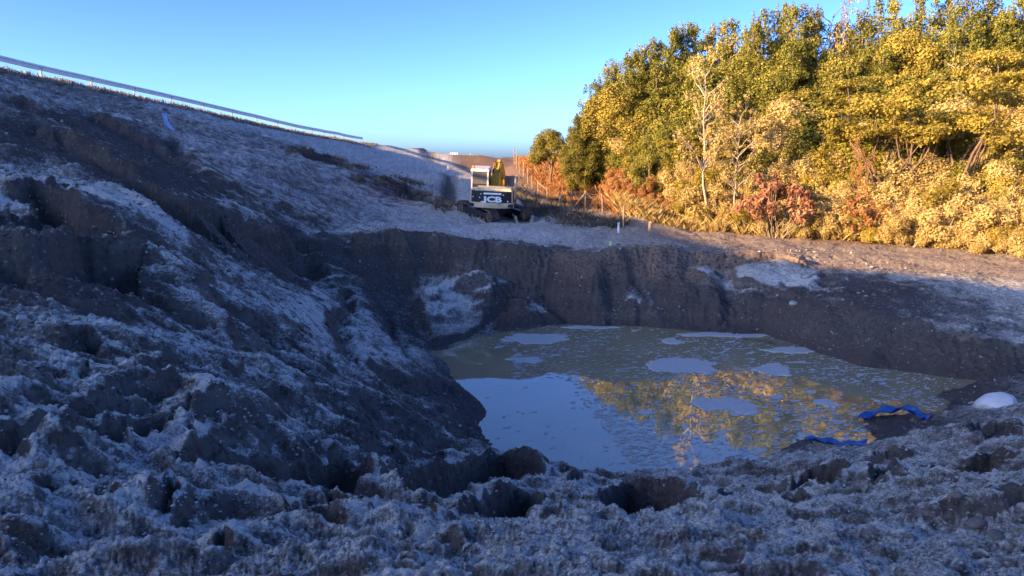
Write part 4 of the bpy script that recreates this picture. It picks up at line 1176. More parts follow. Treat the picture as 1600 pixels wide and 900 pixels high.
# lettering on the rear: the name with a bar over it
def text_part(body, size, x, z, y, mat, parent, name, sx=1.0, depth=.012):
    cu = bpy.data.curves.new(name, 'FONT'); cu.body = body; cu.size = size; cu.align_x = 'CENTER'; cu.extrude = depth; cu.offset = size * .045; cu.resolution_u = 2
    t = bpy.data.objects.new(name + "_tmp", cu); col.objects.link(t)
    dg = bpy.context.evaluated_depsgraph_get(); dg.update()
    me = bpy.data.meshes.new_from_object(t.evaluated_get(dg)); bpy.data.objects.remove(t)
    me.transform(Matrix.Diagonal((sx, 1, 1, 1)))
    o = link(name, me, mat, parent)
    o.matrix_local = MU @ Matrix.Translation((x, y, z)) @ Matrix.Rotation(math.pi / 2, 4, 'X')
    return o
text_part("JCB", .42, .10, 1.20, -1.848, m_white, rear, 'lettering', 1.55)
bm = NB(); bm_box(bm, .08, -1.85, 1.655, .98, .02, .10, 0, M=MU); bm_box(bm, -.47, -1.85, 1.20 + .0, .16, .02, .05, 0, M=MU); part('white_bar', bm, m_white, rear)
for (lx, lz) in ((-.62, 1.42), (-1.0, 1.44), (.92, 1.24), (.68, 1.60), (-.56, 1.62)):
    bm = NB(); yy = -1.86 if abs(lx) < .8 else -1.76; bm_cyl(bm, (lx, yy, lz), (lx, yy + .04, lz), .035, 10); U(bm); part('reflector', bm, m_white, rear)
# cab on the left
cab = NB(); bm_box(cab, -.78, .35, 1.16, .98, 1.75, .26, .03); U(cab); cab = part('cab', cab, m_cream, exc)
for (x, y) in ((-1.23, -.48), (-.33, -.48), (-1.23, 1.18), (-.33, 1.18)):
    bm = NB(); bm_box(bm, x, y, 1.98, .085, .09, 1.42, .01); U(bm); part('pillar', bm, m_cabw, cab)
bm = NB(); bm_box(bm, -.78, .35, 2.76, 1.08, 1.92, .16, .06, taper=(.93, .93)); U(bm); part('roof', bm, m_cabw, cab)
bm = NB(); bm_box(bm, -.78, -.50, 1.66, .84, .05, .66, .01); U(bm); part('rear_wall', bm, m_blk, cab)
bm = NB(); bm_box(bm, -.78, -.515, 2.33, .80, .02, .66, .006); U(bm); part('rear_window', bm, m_win, cab)
bm = NB(); bm_box(bm, -1.235, .35, 2.0, .02, 1.5, 1.3, .006); U(bm); part('door_window', bm, m_win, cab)
bm = NB(); bm_box(bm, -.325, .35, 2.0, .02, 1.5, 1.3, .006); U(bm); part('side_window', bm, m_win, cab)
bm = NB(); bm_box(bm, -.78, 1.19, 2.0, .80, .02, 1.3, .006); U(bm); part('windscreen', bm, m_win, cab)
bm = NB(); bm_cyl(bm, (-1.16, -.42, 2.84), (-1.16, -.42, 3.0), .07, 12); U(bm); part('beacon', bm, m_orange_l, cab)
bm = NB(); bm_box(bm, .98, .95, 1.36, .42, 1.5, .5, .04); U(bm); part('side_box', bm, m_cream, exc)
bm = NB(); bm_cyl(bm, (1.16, .4, 1.6), (1.16, .4, 2.35), .022, 8); bm_cyl(bm, (1.16, .4, 2.33), (1.16, 1.3, 2.33), .022, 8); bm_cyl(bm, (1.16, 1.3, 1.6), (1.16, 1.3, 2.35), .022, 8); U(bm); part('handrail', bm, m_cabw, exc)
bm = NB(); bm_box(bm, 1.28, .5, 2.2, .05, .16, .26, .01); U(bm); part('mirror', bm, m_blk, exc)
# boom: rises from the deck beside the cab, bends over and goes down ahead
def beam(name, P, wx, hs, mat, x, parent=None):
    bm = NB(); n = len(P); rings = []
    for i, (y, z) in enumerate(P):
        a = Vector(P[max(i - 1, 0)]); c = Vector(P[min(i + 1, n - 1)]); d = (c - a).normalized(); nrm = Vector((-d.y, d.x))
        h = hs[i] / 2; w2 = wx / 2
        rings.append([bm.verts.new((x + sx_ * w2, y + s * nrm.x * h, z + s * nrm.y * h)) for sx_, s in ((-1, -1), (1, -1), (1, 1), (-1, 1))])
    for i in range(n - 1):
        for k in range(4): bm.faces.new((rings[i][k], rings[i][(k + 1) % 4], rings[i + 1][(k + 1) % 4], rings[i + 1][k]))
    bm.faces.new(rings[0][::-1]); bm.faces.new(rings[-1])
    U(bm); return part(name, bm, mat, parent or exc)
boom = beam('boom', [(.5, 1.25), (1.0, 1.85), (1.6, 2.30), (2.5, 2.62), (3.5, 2.55), (5.4, 1.8)], .46, [.45, .55, .62, .62, .52, .36], m_yel, -.04)
for sx_ in (-.32, .24):
    beam('boom_cylinder', [(1.7, 1.15), (1.9, 1.6), (2.3, 2.3)], .13, [.15, .15, .12], m_yel, sx_ - 0.0, boom)
    beam('cylinder_rod', [(1.95, 1.7), (2.35, 2.4)], .07, [.07, .07], m_chrome, sx_, boom)
arm = beam('dipper_arm', [(4.9, 2.2), (5.5, 1.8), (6.0, 1.1), (6.4, .4)], .34, [.3, .5, .4, .26], m_yel, -.04)
beam('arm_cylinder', [(3.0, 2.98), (4.0, 2.75), (5.0, 2.3)], .14, [.16, .16, .10], m_yel, -.04, arm)
for sx_ in (-.20, .12):
    beam('hose', [(1.3, 2.45), (1.7, 2.72), (2.5, 3.0), (3.4, 2.88)], .05, [.05] * 4, m_blk, sx_, boom)
bm = NB()
bp = [(6.3, .5), (6.75, .35), (6.95, -.15), (6.7, -.5), (6.2, -.5), (6.05, -.1)]
bm_prism(bm, bp, -.38, .62); U(bm); bk = part('bucket', bm, m_track, exc)
for k in range(5):
    bm = NB(); bm_box(bm, -.32 + k * .22, 6.1, -.5, .08, .22, .05, .01); U(bm); part('tooth', bm, m_track, bk)

# ------------------------------------------------------------------ guard rail along the road on the embankment
m_postd = plain('dull_post_steel', (.16, .16, .17), .7, .2)
m_galv = plain("galvanised_steel", (.42, .42, .43), .42, .12, 4, .65)
def poly_at(P, s):
    for k in range(len(P) - 1):
        a, b = Vector(P[k]), Vector(P[k + 1]); L = (b - a).length
        if s <= L: return a + (b - a) * (s / L), (b - a).normalized()
        s -= L
    return Vector(P[-1]), (Vector(P[-1]) - Vector(P[-2])).normalized()
railP = [crest_all[k] for k in range(crest_all.index(crest[0]) - 2, crest_all.index(crest[5]) + 2)]
railP = [(p[0] - .35, p[1], p[2]) for p in railP]
Ltot = sum((Vector(railP[k + 1]) - Vector(railP[k])).length for k in range(len(railP) - 1))
gr = empty("guard_rail", railP[0]); gb = Vector(railP[0])
tag(gr, "galvanised steel guard rail on posts along the top of the left embankment", "guard rail")
prof_w = [(.0, .00), (.045, .03), (.045, .09), (.0, .125), (.0, .185), (.045, .22), (.045, .28), (.0, .31), (-.006, .31), (.035, .275), (.035, .225), (-.008, .19), (-.008, .12), (.035, .085), (.035, .035), (-.006, .0)]
NS = 60; bm = NB(); prev = None
heights = []
for i in range(NS + 1):
    p, d = poly_at(railP, Ltot * i / NS); heights.append(ground_z(p.x, p.y))
hs_ = np.convolve(np.pad(heights, 4, mode='edge'), np.ones(9) / 9, 'valid')
for i in range(NS + 1):
    p, d = poly_at(railP, Ltot * i / NS); nrm = Vector((d.y, -d.x, 0)).normalized()
    ring = [bm.verts.new(Vector((p.x, p.y, hs_[i] + .47)) + nrm * (a + .09) + Vector((0, 0, z)) - gb) for a, z in prof_w]
    if prev:
        for k in range(len(ring)): bm.faces.new((prev[k], prev[(k + 1) % len(ring)], ring[(k + 1) % len(ring)], ring[k]))
    prev = ring
part('rail_beam', bm, m_galv, gr)
npost = int(Ltot / 4.0); s = .5
bmq = NB(); bm_box(bmq, 0, 0, -.1, .10, .06, 1.8, .006); bm_box(bmq, .05, 0, .62, .10, .09, .28, .006)
pm = bpy.data.meshes.new("post"); bmq.to_mesh(pm); bmq.free()
while s < Ltot:
    p, d = poly_at(railP, s); z = float(np.interp(s / Ltot * NS, np.arange(NS + 1), hs_))
    o = link('post', pm, m_postd, gr); o.location = Vector((p.x, p.y, z)) - gb; o.rotation_euler = (0, 0, math.atan2(d.x, d.y) * -1)
    s += 4.0

# ------------------------------------------------------------------ wire fence at the foot of the bank
m_wood = plain("weathered_post_wood", (.32, .25, .18), .9, .3, 8, .4)
m_wire = plain("rusty_wire", (.16, .11, .08), .6, .2)
f0 = W(*[fence_px[0][0], fence_px[0][2]], fence_px[0][3])
fen = empty("wire_fence", (f0[0], f0[1], ground_z(f0[0], f0[1]))); fb = fen.location.copy()
tag(fen, "wire fence on rough wooden posts running up the bank beside the wood", "fence")
tops = []
for (x, t, b_, Y) in fence_px:
    p = W(x, b_, Y); h = (b_ - t) / F * Y * 1.0; z = ground_z(p[0], p[1])
    h = max(1.1, min(2.4, W(x, t, Y)[2] - z))
    bm = NB(); g = np.random.default_rng(int(x))
    ln = Vector((g.normal() * .03 * h, g.normal() * .03 * h, h))
    q = Vector((p[0], p[1], z)) - fb
    bm_cyl(bm, q - Vector((0, 0, .3)), q + ln, .05, 8, .042); part('post', bm, m_wood, fen)
    tops.append((q, ln))
for k in range(len(tops) - 1):
    for fr_ in (.35, .65, .9):
        a = tops[k][0] + tops[k][1] * fr_; c = tops[k + 1][0] + tops[k + 1][1] * fr_
        m_ = (a + c) / 2 - Vector((0, 0, .05))
        bm = NB(); bm_cyl(bm, a, m_, .009, 4); bm_cyl(bm, m_, c, .009, 4); part('wire', bm, m_wire, fen)
for k, (dx, dy) in ((2, (-.9, -.4)), (2, (.9, .3)), (3, (1.0, -.2)), (6, (.9, -.6))):     # slanting braces at the strainer posts
    q, ln = tops[k]; e = q + Vector((dx, dy, 0)); e.z = ground_z(e.x + fb.x, e.y + fb.y) - fb.z
    bm = NB(); bm_cyl(bm, q + ln * .85, e, .045, 7); part('brace', bm, m_wood, fen)

def stake(name, x, t, b_, Y, r, mat, label, lean=(0, 0), cat="stake", flat=False):
    p = W(x, b_, Y); z = ground_z(p[0], p[1]); h = max(.25, W(x, t, Y)[2] - z)
    o = empty(name, (p[0], p[1], z)); tag(o, label, cat)
    bm = NB(); bm_box(bm, 0, 0, h / 2 - .1, r * 2, r * (.7 if flat else 2), h + .2, r * .25)
    for v in bm.verts:
        if v.co.z > 0: v.co.x += lean[0] * v.co.z; v.co.y += lean[1] * v.co.z
    part('shaft', bm, mat[0], o)
    bm = NB(); bm_box(bm, lean[0] * h, lean[1] * h, h + .015, r * 2.1, r * (.8 if flat else 2.1), .13 * max(h, .5), r * .2); part('painted_top', bm, mat[1], o)
    return o
m_lime = plain("pale_lime_paint", (.62, .72, .30), .6, .1)
m_wh2 = plain("white_stake_paint", (.74, .76, .80), .6, .1)
m_orp = plain("orange_stake_wood", (.62, .30, .13), .7, .15)
stake('survey_stake', 966, 349, 362, 36.5, .045, (m_wh2, m_wh2), "short white survey stake beside the nearest fence post", cat="stake")
stake('survey_stake', 1012.5, 348, 363, 36.0, .055, (m_wood, m_orp), "leaning orange topped wooden stake at the edge of the sunlit brush", (.15, 0))
stake('survey_stake', 953.5, 381, 393, 30.5, .05, (m_lime, m_lime), "short pale lime painted stake standing near the rim of the pit", (0, 0))
stake('survey_stake', 700, 256, 263, 85, .04, (m_wh2, m_wh2), "thin white marker stake far up the slope above the excavator", (0, 0))

# roadside sign, pole and car on the far crest of the road
def far_base(x, Y): 
    p = W(x, 245, Y); return (p[0], p[1], ground_z(p[0], p[1]))
q = far_base(709, 150); sg = empty('road_sign', q); tag(sg, "small red and white roadside board on the far crest of the road", "sign")
top = W(709, 239, 150)[2] - q[2]
bm = NB(); bm_box(bm, 0, 0, top - .35, 1.5, .05, .75, .02); board = part('board', bm, m_wh2, sg)
m_red2 = plain("red_sign_paint", (.70, .10, .06), .5, .1)
for k in range(3):
    bm = NB(); bm_box(bm, -.5 + k * .5, -.03, top - .35, .18, .02, .7, 0); part('red_stripe', bm, m_red2, board)
for sx_ in (-.6, .6):
    bm = NB(); bm_cyl(bm, (sx_, .04, -.3), (sx_, .04, top - .3), .04, 6); part('leg', bm, m_galv, sg)
for (x, t, Y, lb) in ((827.5, 235, 110, "thin dark pole on the skyline left of the lone bushy tree"), (735.5, 240, 140, "short thin pole on the skyline right of the roadside board")):
    q = far_base(x, Y); o = empty('utility_pole', q); tag(o, lb, "pole"); h = W(x, t, Y)[2] - q[2]
    bm = NB(); bm_cyl(bm, (0, 0, -.3), (0, 0, h), .08, 8, .06); part('shaft', bm, m_wood, o)
    bm = NB(); bm_box(bm, 0, 0, h - .25, 1.0, .07, .08, 0); part('crossarm', bm, m_wood, o)
# the car: only its upper half shows over the verge
cy_ = 118.0; cp = W(656, 240, cy_); cz = W(656, 231.5, cy_)[2] - 1.48
car = empty('parked_car', (cp[0], cy_, cz), (0, 0, R(-62))); tag(car, "dark roofed car with silver body on the skyline road, half hidden by the verge", "car")
m_carp = plain("dark_grey_car_paint", (.10, .115, .12), .35, .1); m_carw = plain("silver_car_paint", (.46, .47, .48), .35, .1)
bm = NB(); bm_prism(bm, [(-2.1, .35), (-2.15, .75), (-1.9, .95), (1.3, .98), (2.15, .85), (2.2, .4), (1.9, .28), (-1.9, .28)], -.86, .86); part('body', bm, m_carw, car)
bm = NB(); bm_prism(bm, [(-1.95, .96), (-1.55, 1.44), (.35, 1.48), (1.15, .99)], -.74, .74); cabn = part('cabin', bm, m_carp, car)
for sx_ in (-.75, .75):
    bm = NB(); bm_prism(bm, [(-1.6, 1.02), (-1.38, 1.36), (.28, 1.38), (.85, 1.02)], sx_ - .008, sx_ + .008); part('side_window', bm, m_win, cabn)
for sx_ in (-.8, .8):
    for yy in (-1.35, 1.35):
        bm = NB(); bm_cyl(bm, (sx_ - .1, yy, .32), (sx_ + .1, yy, .32), .32, 16); w_ = part('wheel', bm, m_blk, car)
        bm = NB(); bm_cyl(bm, (sx_ - .11, yy, .32), (sx_ + .11, yy, .32), .18, 12); part('rim', bm, m_carw, w_)
# ------------------------------------------------------------------ precast concrete channel coming down the slope beside the excavator
m_conc = plain("weathered_concrete", (.34, .32, .30), .9, .2, 5, .5, dirt=(.16, .15, .14))
ch_px = [(820, 352, 41.0), (806, 330, 45.5), (793, 310, 51), (782, 296, 57), (771, 284, 65), (758, 274, 76)]
chP = [W(x, y, Y) for x, y, Y in ch_px]
ch = empty("drainage_channel", (chP[0][0], chP[0][1], ground_z(chP[0][0], chP[0][1]))); cb = ch.location.copy()
tag(ch, "long precast concrete drainage channel running up the slope to the right of the excavator", "drain")
Lc = sum((Vector(chP[k + 1]) - Vector(chP[k])).length for k in range(len(chP) - 1)); nseg = 26
for k in range(nseg):
    a, _ = poly_at(chP, Lc * k / nseg); c, _ = poly_at(chP, Lc * (k + .965) / nseg)
    a.z = base_z(a.x, a.y) + .0; c.z = base_z(c.x, c.y) + .0
    d = (c - a); n_ = Vector((d.y, -d.x, 0)).normalized(); 
    bm = NB()
    U_ = [(-.55, .34), (-.44, .34), (-.34, .0), (.34, .0), (.44, .34), (.55, .34), (.42, -.12), (-.42, -.12)]
    ra = [bm.verts.new(a - cb + n_ * x + Vector((0, 0, z + .02 * (k % 3)))) for x, z in U_]; rb = [bm.verts.new(c - cb + n_ * x + Vector((0, 0, z + .02 * (k % 3)))) for x, z in U_]
    for i in range(8): bm.faces.new((ra[i], ra[(i + 1) % 8], rb[(i + 1) % 8], rb[i]))
    bm.faces.new(ra[::-1]); bm.faces.new(rb)
    part('channel_segment', bm, m_conc, ch)

# ------------------------------------------------------------------ round white shape on the near bank
m_whsk, nt, b, _ = new_mat("white_plastic_sack")
nz = noise(nt, objco(nt), 3, 4, .6)
c = ramp(nt, nz, [(.3, (.66, .68, .70)), (.7, (.80, .80, .80))]).outputs[0]
dz2 = nd(nt, 'ShaderNodeSeparateXYZ'); nt.links.new(objco(nt), dz2.inputs[0])
c = mixc(nt, ramp(nt, math_(nt, 'ADD', dz2.outputs[2], math_(nt, 'MULTIPLY', nz, .25)), [(.16, (.8,) * 3), (.30, (0, 0, 0))]).outputs[0], c, (.22, .19, .17))
nt.links.new(c, b.inputs['Base Color']); b.inputs['Roughness'].default_value = .65; bump(nt, b, noise(nt, objco(nt), 7, 6, .7), .8, .05)
Yb = 15.9; c = W(1556, 638, Yb); gz = ground_z(c[0], c[1])
bm = NB(); bmesh.ops.create_icosphere(bm, subdivisions=4, radius=1)
for v in bm.verts:
    x, y, z = v.co
    f = 1 + .06 * math.sin(3 * x + 1) + .05 * math.sin(4 * y + 2 * z) + .03 * math.sin(9 * x - 5 * z) * math.sin(7 * y + 2) + .02 * abs(math.sin(6 * x + 4 * y + 3 * z))
    v.co = Vector((x * .47 * f + .05 * z, y * .42 * f, max(-.2, z) * .36 * f))
zt = W(1560, 613, Yb)[2]
wb = part('white_sack', bm, m_whsk, None, True); wb.location = (c[0], c[1], zt - .40)
tag(wb, "smooth rounded white bulk sack half buried on the near bank at the right edge", "sack")

# ------------------------------------------------------------------ blue sheeting
m_blue, nt, b, _ = new_mat("blue_plastic_sheet")
nz = noise(nt, objco(nt), 5, 4, .6)
c = ramp(nt, nz, [(.35, (.03, .17, .60)), (.6, (.07, .30, .78)), (.8, (.35, .55, .85))]).outputs[0]
c = mixc(nt, ramp(nt, noise(nt, objco(nt), 9, 5, .7), [(.52, (0, 0, 0)), (.62, (.8,) * 3)]).outputs[0], c, (.16, .14, .13))
nt.links.new(c, b.inputs['Base Color']); b.inputs['Roughness'].default_value = .4
def strip(name, P, wid, label, cat, lift=.05, thick=.012, fold=.05, mat=None, seed=1):
    """a folded band of sheet: P = list of (x, y, z) world points"""
    g = np.random.default_rng(seed); n = 40; m = 7; V = []; L = [0]
    for k in range(len(P) - 1): L.append(L[-1] + (Vector(P[k + 1]) - Vector(P[k])).length)
    bm = NB(); rows = []
    for i in range(n + 1):
        t = i / n; s = t * L[-1]
        p = Vector([float(np.interp(s, L, [q[a] for q in P])) for a in range(3)])
        q2 = Vector([float(np.interp(min(s + .05, L[-1]), L, [q[a] for q in P])) for a in range(3)]); q1 = Vector([float(np.interp(max(s - .05, 0), L, [q[a] for q in P])) for a in range(3)])
        d = (q2 - q1).normalized(); sd = Vector((d.y, -d.x, 0)).normalized()
        w = wid * (.35 + .65 * math.sin(math.pi * min(1, max(0, t * .96 + .02))) ** .5)
        row = []
        for j in range(m):
            u = j / (m - 1) - .5
            off_ = fold * math.sin(u * 9 + 3 * t + seed) + fold * .8 * math.sin(t * 23 + u * 5)
            row.append(bm.verts.new(p + sd * (u * w) + Vector((0, 0, lift + off_ + .25 * w * (.25 - u * u)))))
        rows.append(row)
    for i in range(n):
        for j in range(m - 1): bm.faces.new((rows[i][j], rows[i + 1][j], rows[i + 1][j + 1], rows[i][j + 1]))
    bmesh.ops.solidify(bm, geom=bm.faces[:], thickness=thick)
    o = part(name, bm, mat or m_blue, None, True)
    tag(o, label, cat); return o
A = [W(x, y, Y) for x, y, Y in [(1342, 654, 16.3), (1365, 647, 16.45), (1390, 642, 16.5), (1418, 641, 16.4), (1440, 650, 16.0), (1448, 656, 15.7)]]
strip('blue_sheet', A, .34, "crumpled blue plastic sheet arched over the dark bank at the right end of the pond", "plastic sheet", .03, seed=2)
A = [W(x, y, Y) for x, y, Y in [(1256, 694, 14.5), (1285, 703, 14.2), (1315, 710, 13.9), (1352, 714, 13.6)]]
A = [(p[0], p[1], max(p[2], ground_z(p[0], p[1]) + .02)) for p in A]
strip('blue_sheet', A, .26, "long blue plastic strip lying along the near bank of the pond by the small spit", "plastic sheet", .04, fold=.025, seed=3)
# light blue scrap high on the embankment
c = hit(262, 204); z = ground_z(c[0], c[1])
bm = NB(); prev = None
for i in range(9):
    t = i / 8; w = .10 * (1 - .5 * t) + .02
    r_ = [bm.verts.new((-.10 + .35 * t ** 2 - w + .03 * math.sin(7 * t), .05 * math.sin(5 * t), .55 * (1 - t) + .02)), bm.verts.new((-.10 + .35 * t ** 2 + w, -.10 * t, .55 * (1 - t) + .04))]
    if prev: bm.faces.new((prev[0], prev[1], r_[1], r_[0]))
    prev = r_
bmesh.ops.solidify(bm, geom=bm.faces[:], thickness=.02)
m_lb = plain("pale_blue_plastic", (.30, .52, .85), .5, .2, 5)
o = part('blue_scrap', bm, m_lb, None, True); o.location = (c[0], c[1], z); o.scale = (1.3, 1.3, 1.5); tag(o, "pale blue strip of plastic stuck in the soil high on the left embankment", "plastic scrap")

# ------------------------------------------------------------------ floating ice: larger plates one by one, small flakes as stuff
m_ice, nt, b, _ = new_mat("frosty_ice")
nz = noise(nt, geopos(nt), 22, 5, .7)
nt.links.new(ramp(nt, nz, [(.3, (.36, .37, .36)), (.7, (.66, .67, .66))]).outputs[0], b.inputs['Base Color']); b.inputs['Roughness'].default_value = .6; bump(nt, b, nz, .6, .01)
def floe_mesh(name, rx, ry, seed, n=80, rough=.32):
    g = np.random.default_rng(seed); th = np.linspace(0, 2 * np.pi, n, endpoint=False)
    r = np.ones(n)
    for w_, a in ((12, .38), (5, .26), (2, .16)):
        q = g.normal(size=n); kx = np.exp(-np.linspace(-2, 2, 2 * w_ + 1) ** 2); q = np.convolve(np.concatenate([q, q, q]), kx / np.sqrt((kx ** 2).sum()), 'same')[n:2 * n]
        r += a * rough * 1.6 * q
    r = r.clip(.35, 1.7)
    bm = NB(); c0 = bm.verts.new((0, 0, .018)); ring = []; low = []
    for a, q in zip(th, r):
        ring.append(bm.verts.new((math.cos(a) * rx * q, math.sin(a) * ry * q, .015))); low.append(bm.verts.new((math.cos(a) * rx * q * 1.02, math.sin(a) * ry * q * 1.02, -.01)))
    for i in range(n):
        j = (i + 1) % n; bm.faces.new((c0, ring[i], ring[j])); bm.faces.new((ring[i], low[i], low[j], ring[j]))
    return bm
FLOES = [(1068, 573, 46, 11, "largest pale ice plate, oblong, floating in the middle of the pond"), (1207, 577, 28, 8, "second largest ice plate, floating right of the largest one"),
         (1293, 630, 18, 5, "small ice plate floating off the right shore of the pond"), (832, 529, 46, 6, "long pale ice sheet lying along the far left shore of the pond"),
         (1140, 632, 34, 10, "ragged ice patch floating on the reflection of the wood"), (822, 563, 22, 4, "thin ice sliver floating in the brown water on the left side of the pond"),
         (1048, 533, 16, 4, "small ice plate near the far shore of the pond"), (1010, 645, 16, 4, "small ice plate at the left part of the tree reflection"), (1140, 523, 62, 4, "narrow ice sheet along the far right shore of the pond"),
         (1125, 724, 26, 4, "ragged ice strip close to the near shore of the pond"), (1240, 548, 40, 4, "thin ice band by the right hand shore of the pond"), (925, 512, 36, 3, "thin ice rim against the far shore of the pond")]
for i, (x, y, rx, ry, lb) in enumerate(FLOES):
    p = Wz(x, y, WATER); q = Wz(x + rx, y, WATER); u1 = Wz(x, y - ry, WATER); u2 = Wz(x, y + ry, WATER)
    o = part('ice_plate', floe_mesh('ice', abs(q[0] - p[0]), abs(u1[1] - u2[1]) / 2, 60 + i, rough=.3 + .25 * (i in (4, 9))), m_ice)
    o.location = (p[0], p[1], WATER + .001 * i * .3 + .003); tag(o, lb, "ice plate")
g = np.random.default_rng(77)
def in_pond(X, Y):
    return ground_zs(X, Y) < WATER - .03
V = []; Fq = []
n = 0; tries = 22000
PX = g.uniform(690, 1500, tries); PY = g.uniform(509, 745, tries)
keep = []
for x, y in zip(PX, PY):
    p = Wz(x, y, WATER)
    # the film lies at the far side and over the right half; the near left stays open
    dens = .35 + .65 * max(0, math.sin(p[0] * 1.3 + 2 * math.sin(p[1] * .7)))
    open_ = (x < 880 + (y - 590) * .8 and y > 592) or (x < 800 and y > 545)
    dens *= .03 if open_ else (1.0 if y < 600 else .65)
    if y < 520: dens *= 1.1
    if g.random() < dens: keep.append(p)
keep = np.array(keep)
m_ = in_pond(keep[:, 0], keep[:, 1]); keep = keep[m_]
k = 7
for (x, y, z) in keep:
    s = (.018 + .040 * g.random() ** 2.4) * (1.0 if g.random() < .985 else 2.8); el = .45 + .6 * g.random(); a0 = g.random() * 3.14; th = np.linspace(0, 2 * np.pi, k, endpoint=False) + g.normal(size=k) * .2
    r = s * (1 + .35 * g.normal(size=k)).clip(.4, 1.7)
    ax = np.cos(th) * r * 1.7; ay = np.sin(th) * r * el
    base = len(V); zf = .004 + .008 * g.random()
    for i in range(k): V.append((x + ax[i] * math.cos(a0 * .3) - ay[i] * math.sin(a0 * .3), y + ax[i] * math.sin(a0 * .3) + ay[i] * math.cos(a0 * .3), WATER + zf))
    Fq.append(tuple(range(base, base + k)))
me = bpy.data.meshes.new("ice_flakes"); me.from_pydata(V, [], Fq); me.update()
o = link("ice_flakes", me, m_ice); tag(o, "countless small pale ice flakes floating on the muddy pond", "ice", kind="stuff")

# ------------------------------------------------------------------ stones
m_stone = plain("grey_brown_stone", (.22, .20, .18), .85, .3, 6, .5)
m_pstone = plain("pale_stone", (.50, .48, .44), .85, .18, 6, .4)
def rock_mesh(seed, flat=.7, sub=2):
    g = np.random.default_rng(seed); bm = NB(); bmesh.ops.create_icosphere(bm, subdivisions=sub, radius=1)
    ds = [Vector(g.normal(size=3)).normalized() for _ in range(7)]; hs = g.uniform(.55, .9, 7)
    for v in bm.verts:
        d = v.co.normalized(); r = 1.0
        for q, h in zip(ds, hs):
            c = d.dot(q)
            if c > .15: r = min(r, h / c)
        v.co = Vector((d.x * r, d.y * r, d.z * r * flat))
    me = bpy.data.meshes.new("rock"); bm.to_mesh(me); bm.free()
    for p in me.polygons: p.use_smooth = True
    return me
rocks = [rock_mesh(900 + i, .55 + .08 * (i % 4)) for i in range(8)]
STONES = [(36, 514, 9, 1, "largest pale stone on the dark soil at the left edge"), (80, 379, 6, 1, "pale rounded stone below the upper left ledge"), (160, 385, 6, 1, "flat pale stone on the bright ledge at upper left"), (60, 395, 4, 1, "small pale stone left of the dark hollow at upper left"),
          (140, 424, 5, 1, "pale stone at the lip of the dark hollow at upper left"), (81, 492, 4, 1, "small pale stone halfway down the dark soil patch on the left"), (187, 514, 4, 1, "pale stone at the foot of the dark soil patch on the left"), (264, 506, 6, 0, "brown stone at the right edge of the dark soil patch"),
          (107, 742, 0, 0, ""), (507, 742, 9, 1, "square pale stone set in the dark scarp of the left foreground"), (480, 707, 4, 1, "small round pale stone above the dark scarp in the left foreground"), (442, 786, 6, 0, "flat stone at the foot of the scarp in the left foreground"),
          (160, 717, 9, 0, "brown stone in the dark trough of the left foreground"), (529, 765, 4, 1, "small pale stone right of the square pale stone"), (1085, 851, 8, 0, "dark stone on the frosted ground in the centre foreground"), (86, 867, 8, 0, "grey stone at the lower left corner"),
          (940, 880, 7, 1, "upright pale stone in the middle of the bottom edge"), (1523, 662, 6, 1, "pale stone on the bank below the white sack"), (1240, 474, 7, 1, "pale stone in the dark notch of the right pit wall"), (341, 885, 10, 0, "dark stone half sunk at the bottom left"),
          (1488, 822, 9, 0, "grey block on the frosted slope in the right foreground"), (1525, 828, 12, 0, "pale grey block with flat top in the right foreground"), (1555, 832, 11, 0, "brown block beside the flat topped one in the right foreground"), (1268, 838, 8, 0, "rounded stone on the frosted hump in the right foreground"),
          (1420, 868, 9, 0, "stone near the bottom edge in the right foreground"), (70, 762, 10, 0, "grey stone on the bright ledge at lower left"), (850, 890, 8, 0, "stone at the bottom edge left of centre"), (560, 882, 7, 0, "small dark stone at the bottom edge of the left foreground")]
for i, (x, y, rp, pale_, lb) in enumerate(STONES):
    if rp == 0: continue
    c = hit(x, y); z = ground_z(c[0], c[1]); s = rp / F * math.sqrt(c[1] ** 2 + c[0] ** 2) * 1.1
    o = link('stone', rocks[i % 8], None); 
    if not o.data.materials: o.data.materials.append(None)
    o.material_slots[0].link = 'OBJECT'; o.material_slots[0].material = m_pstone if pale_ else m_stone
    o.location = (c[0], c[1], z + s * .15); o.scale = (s, s * .9, s * .9); o.rotation_euler = (random.uniform(-.3, .3), random.uniform(-.3, .3), random.random() * 6)
    tag(o, lb, "stone")

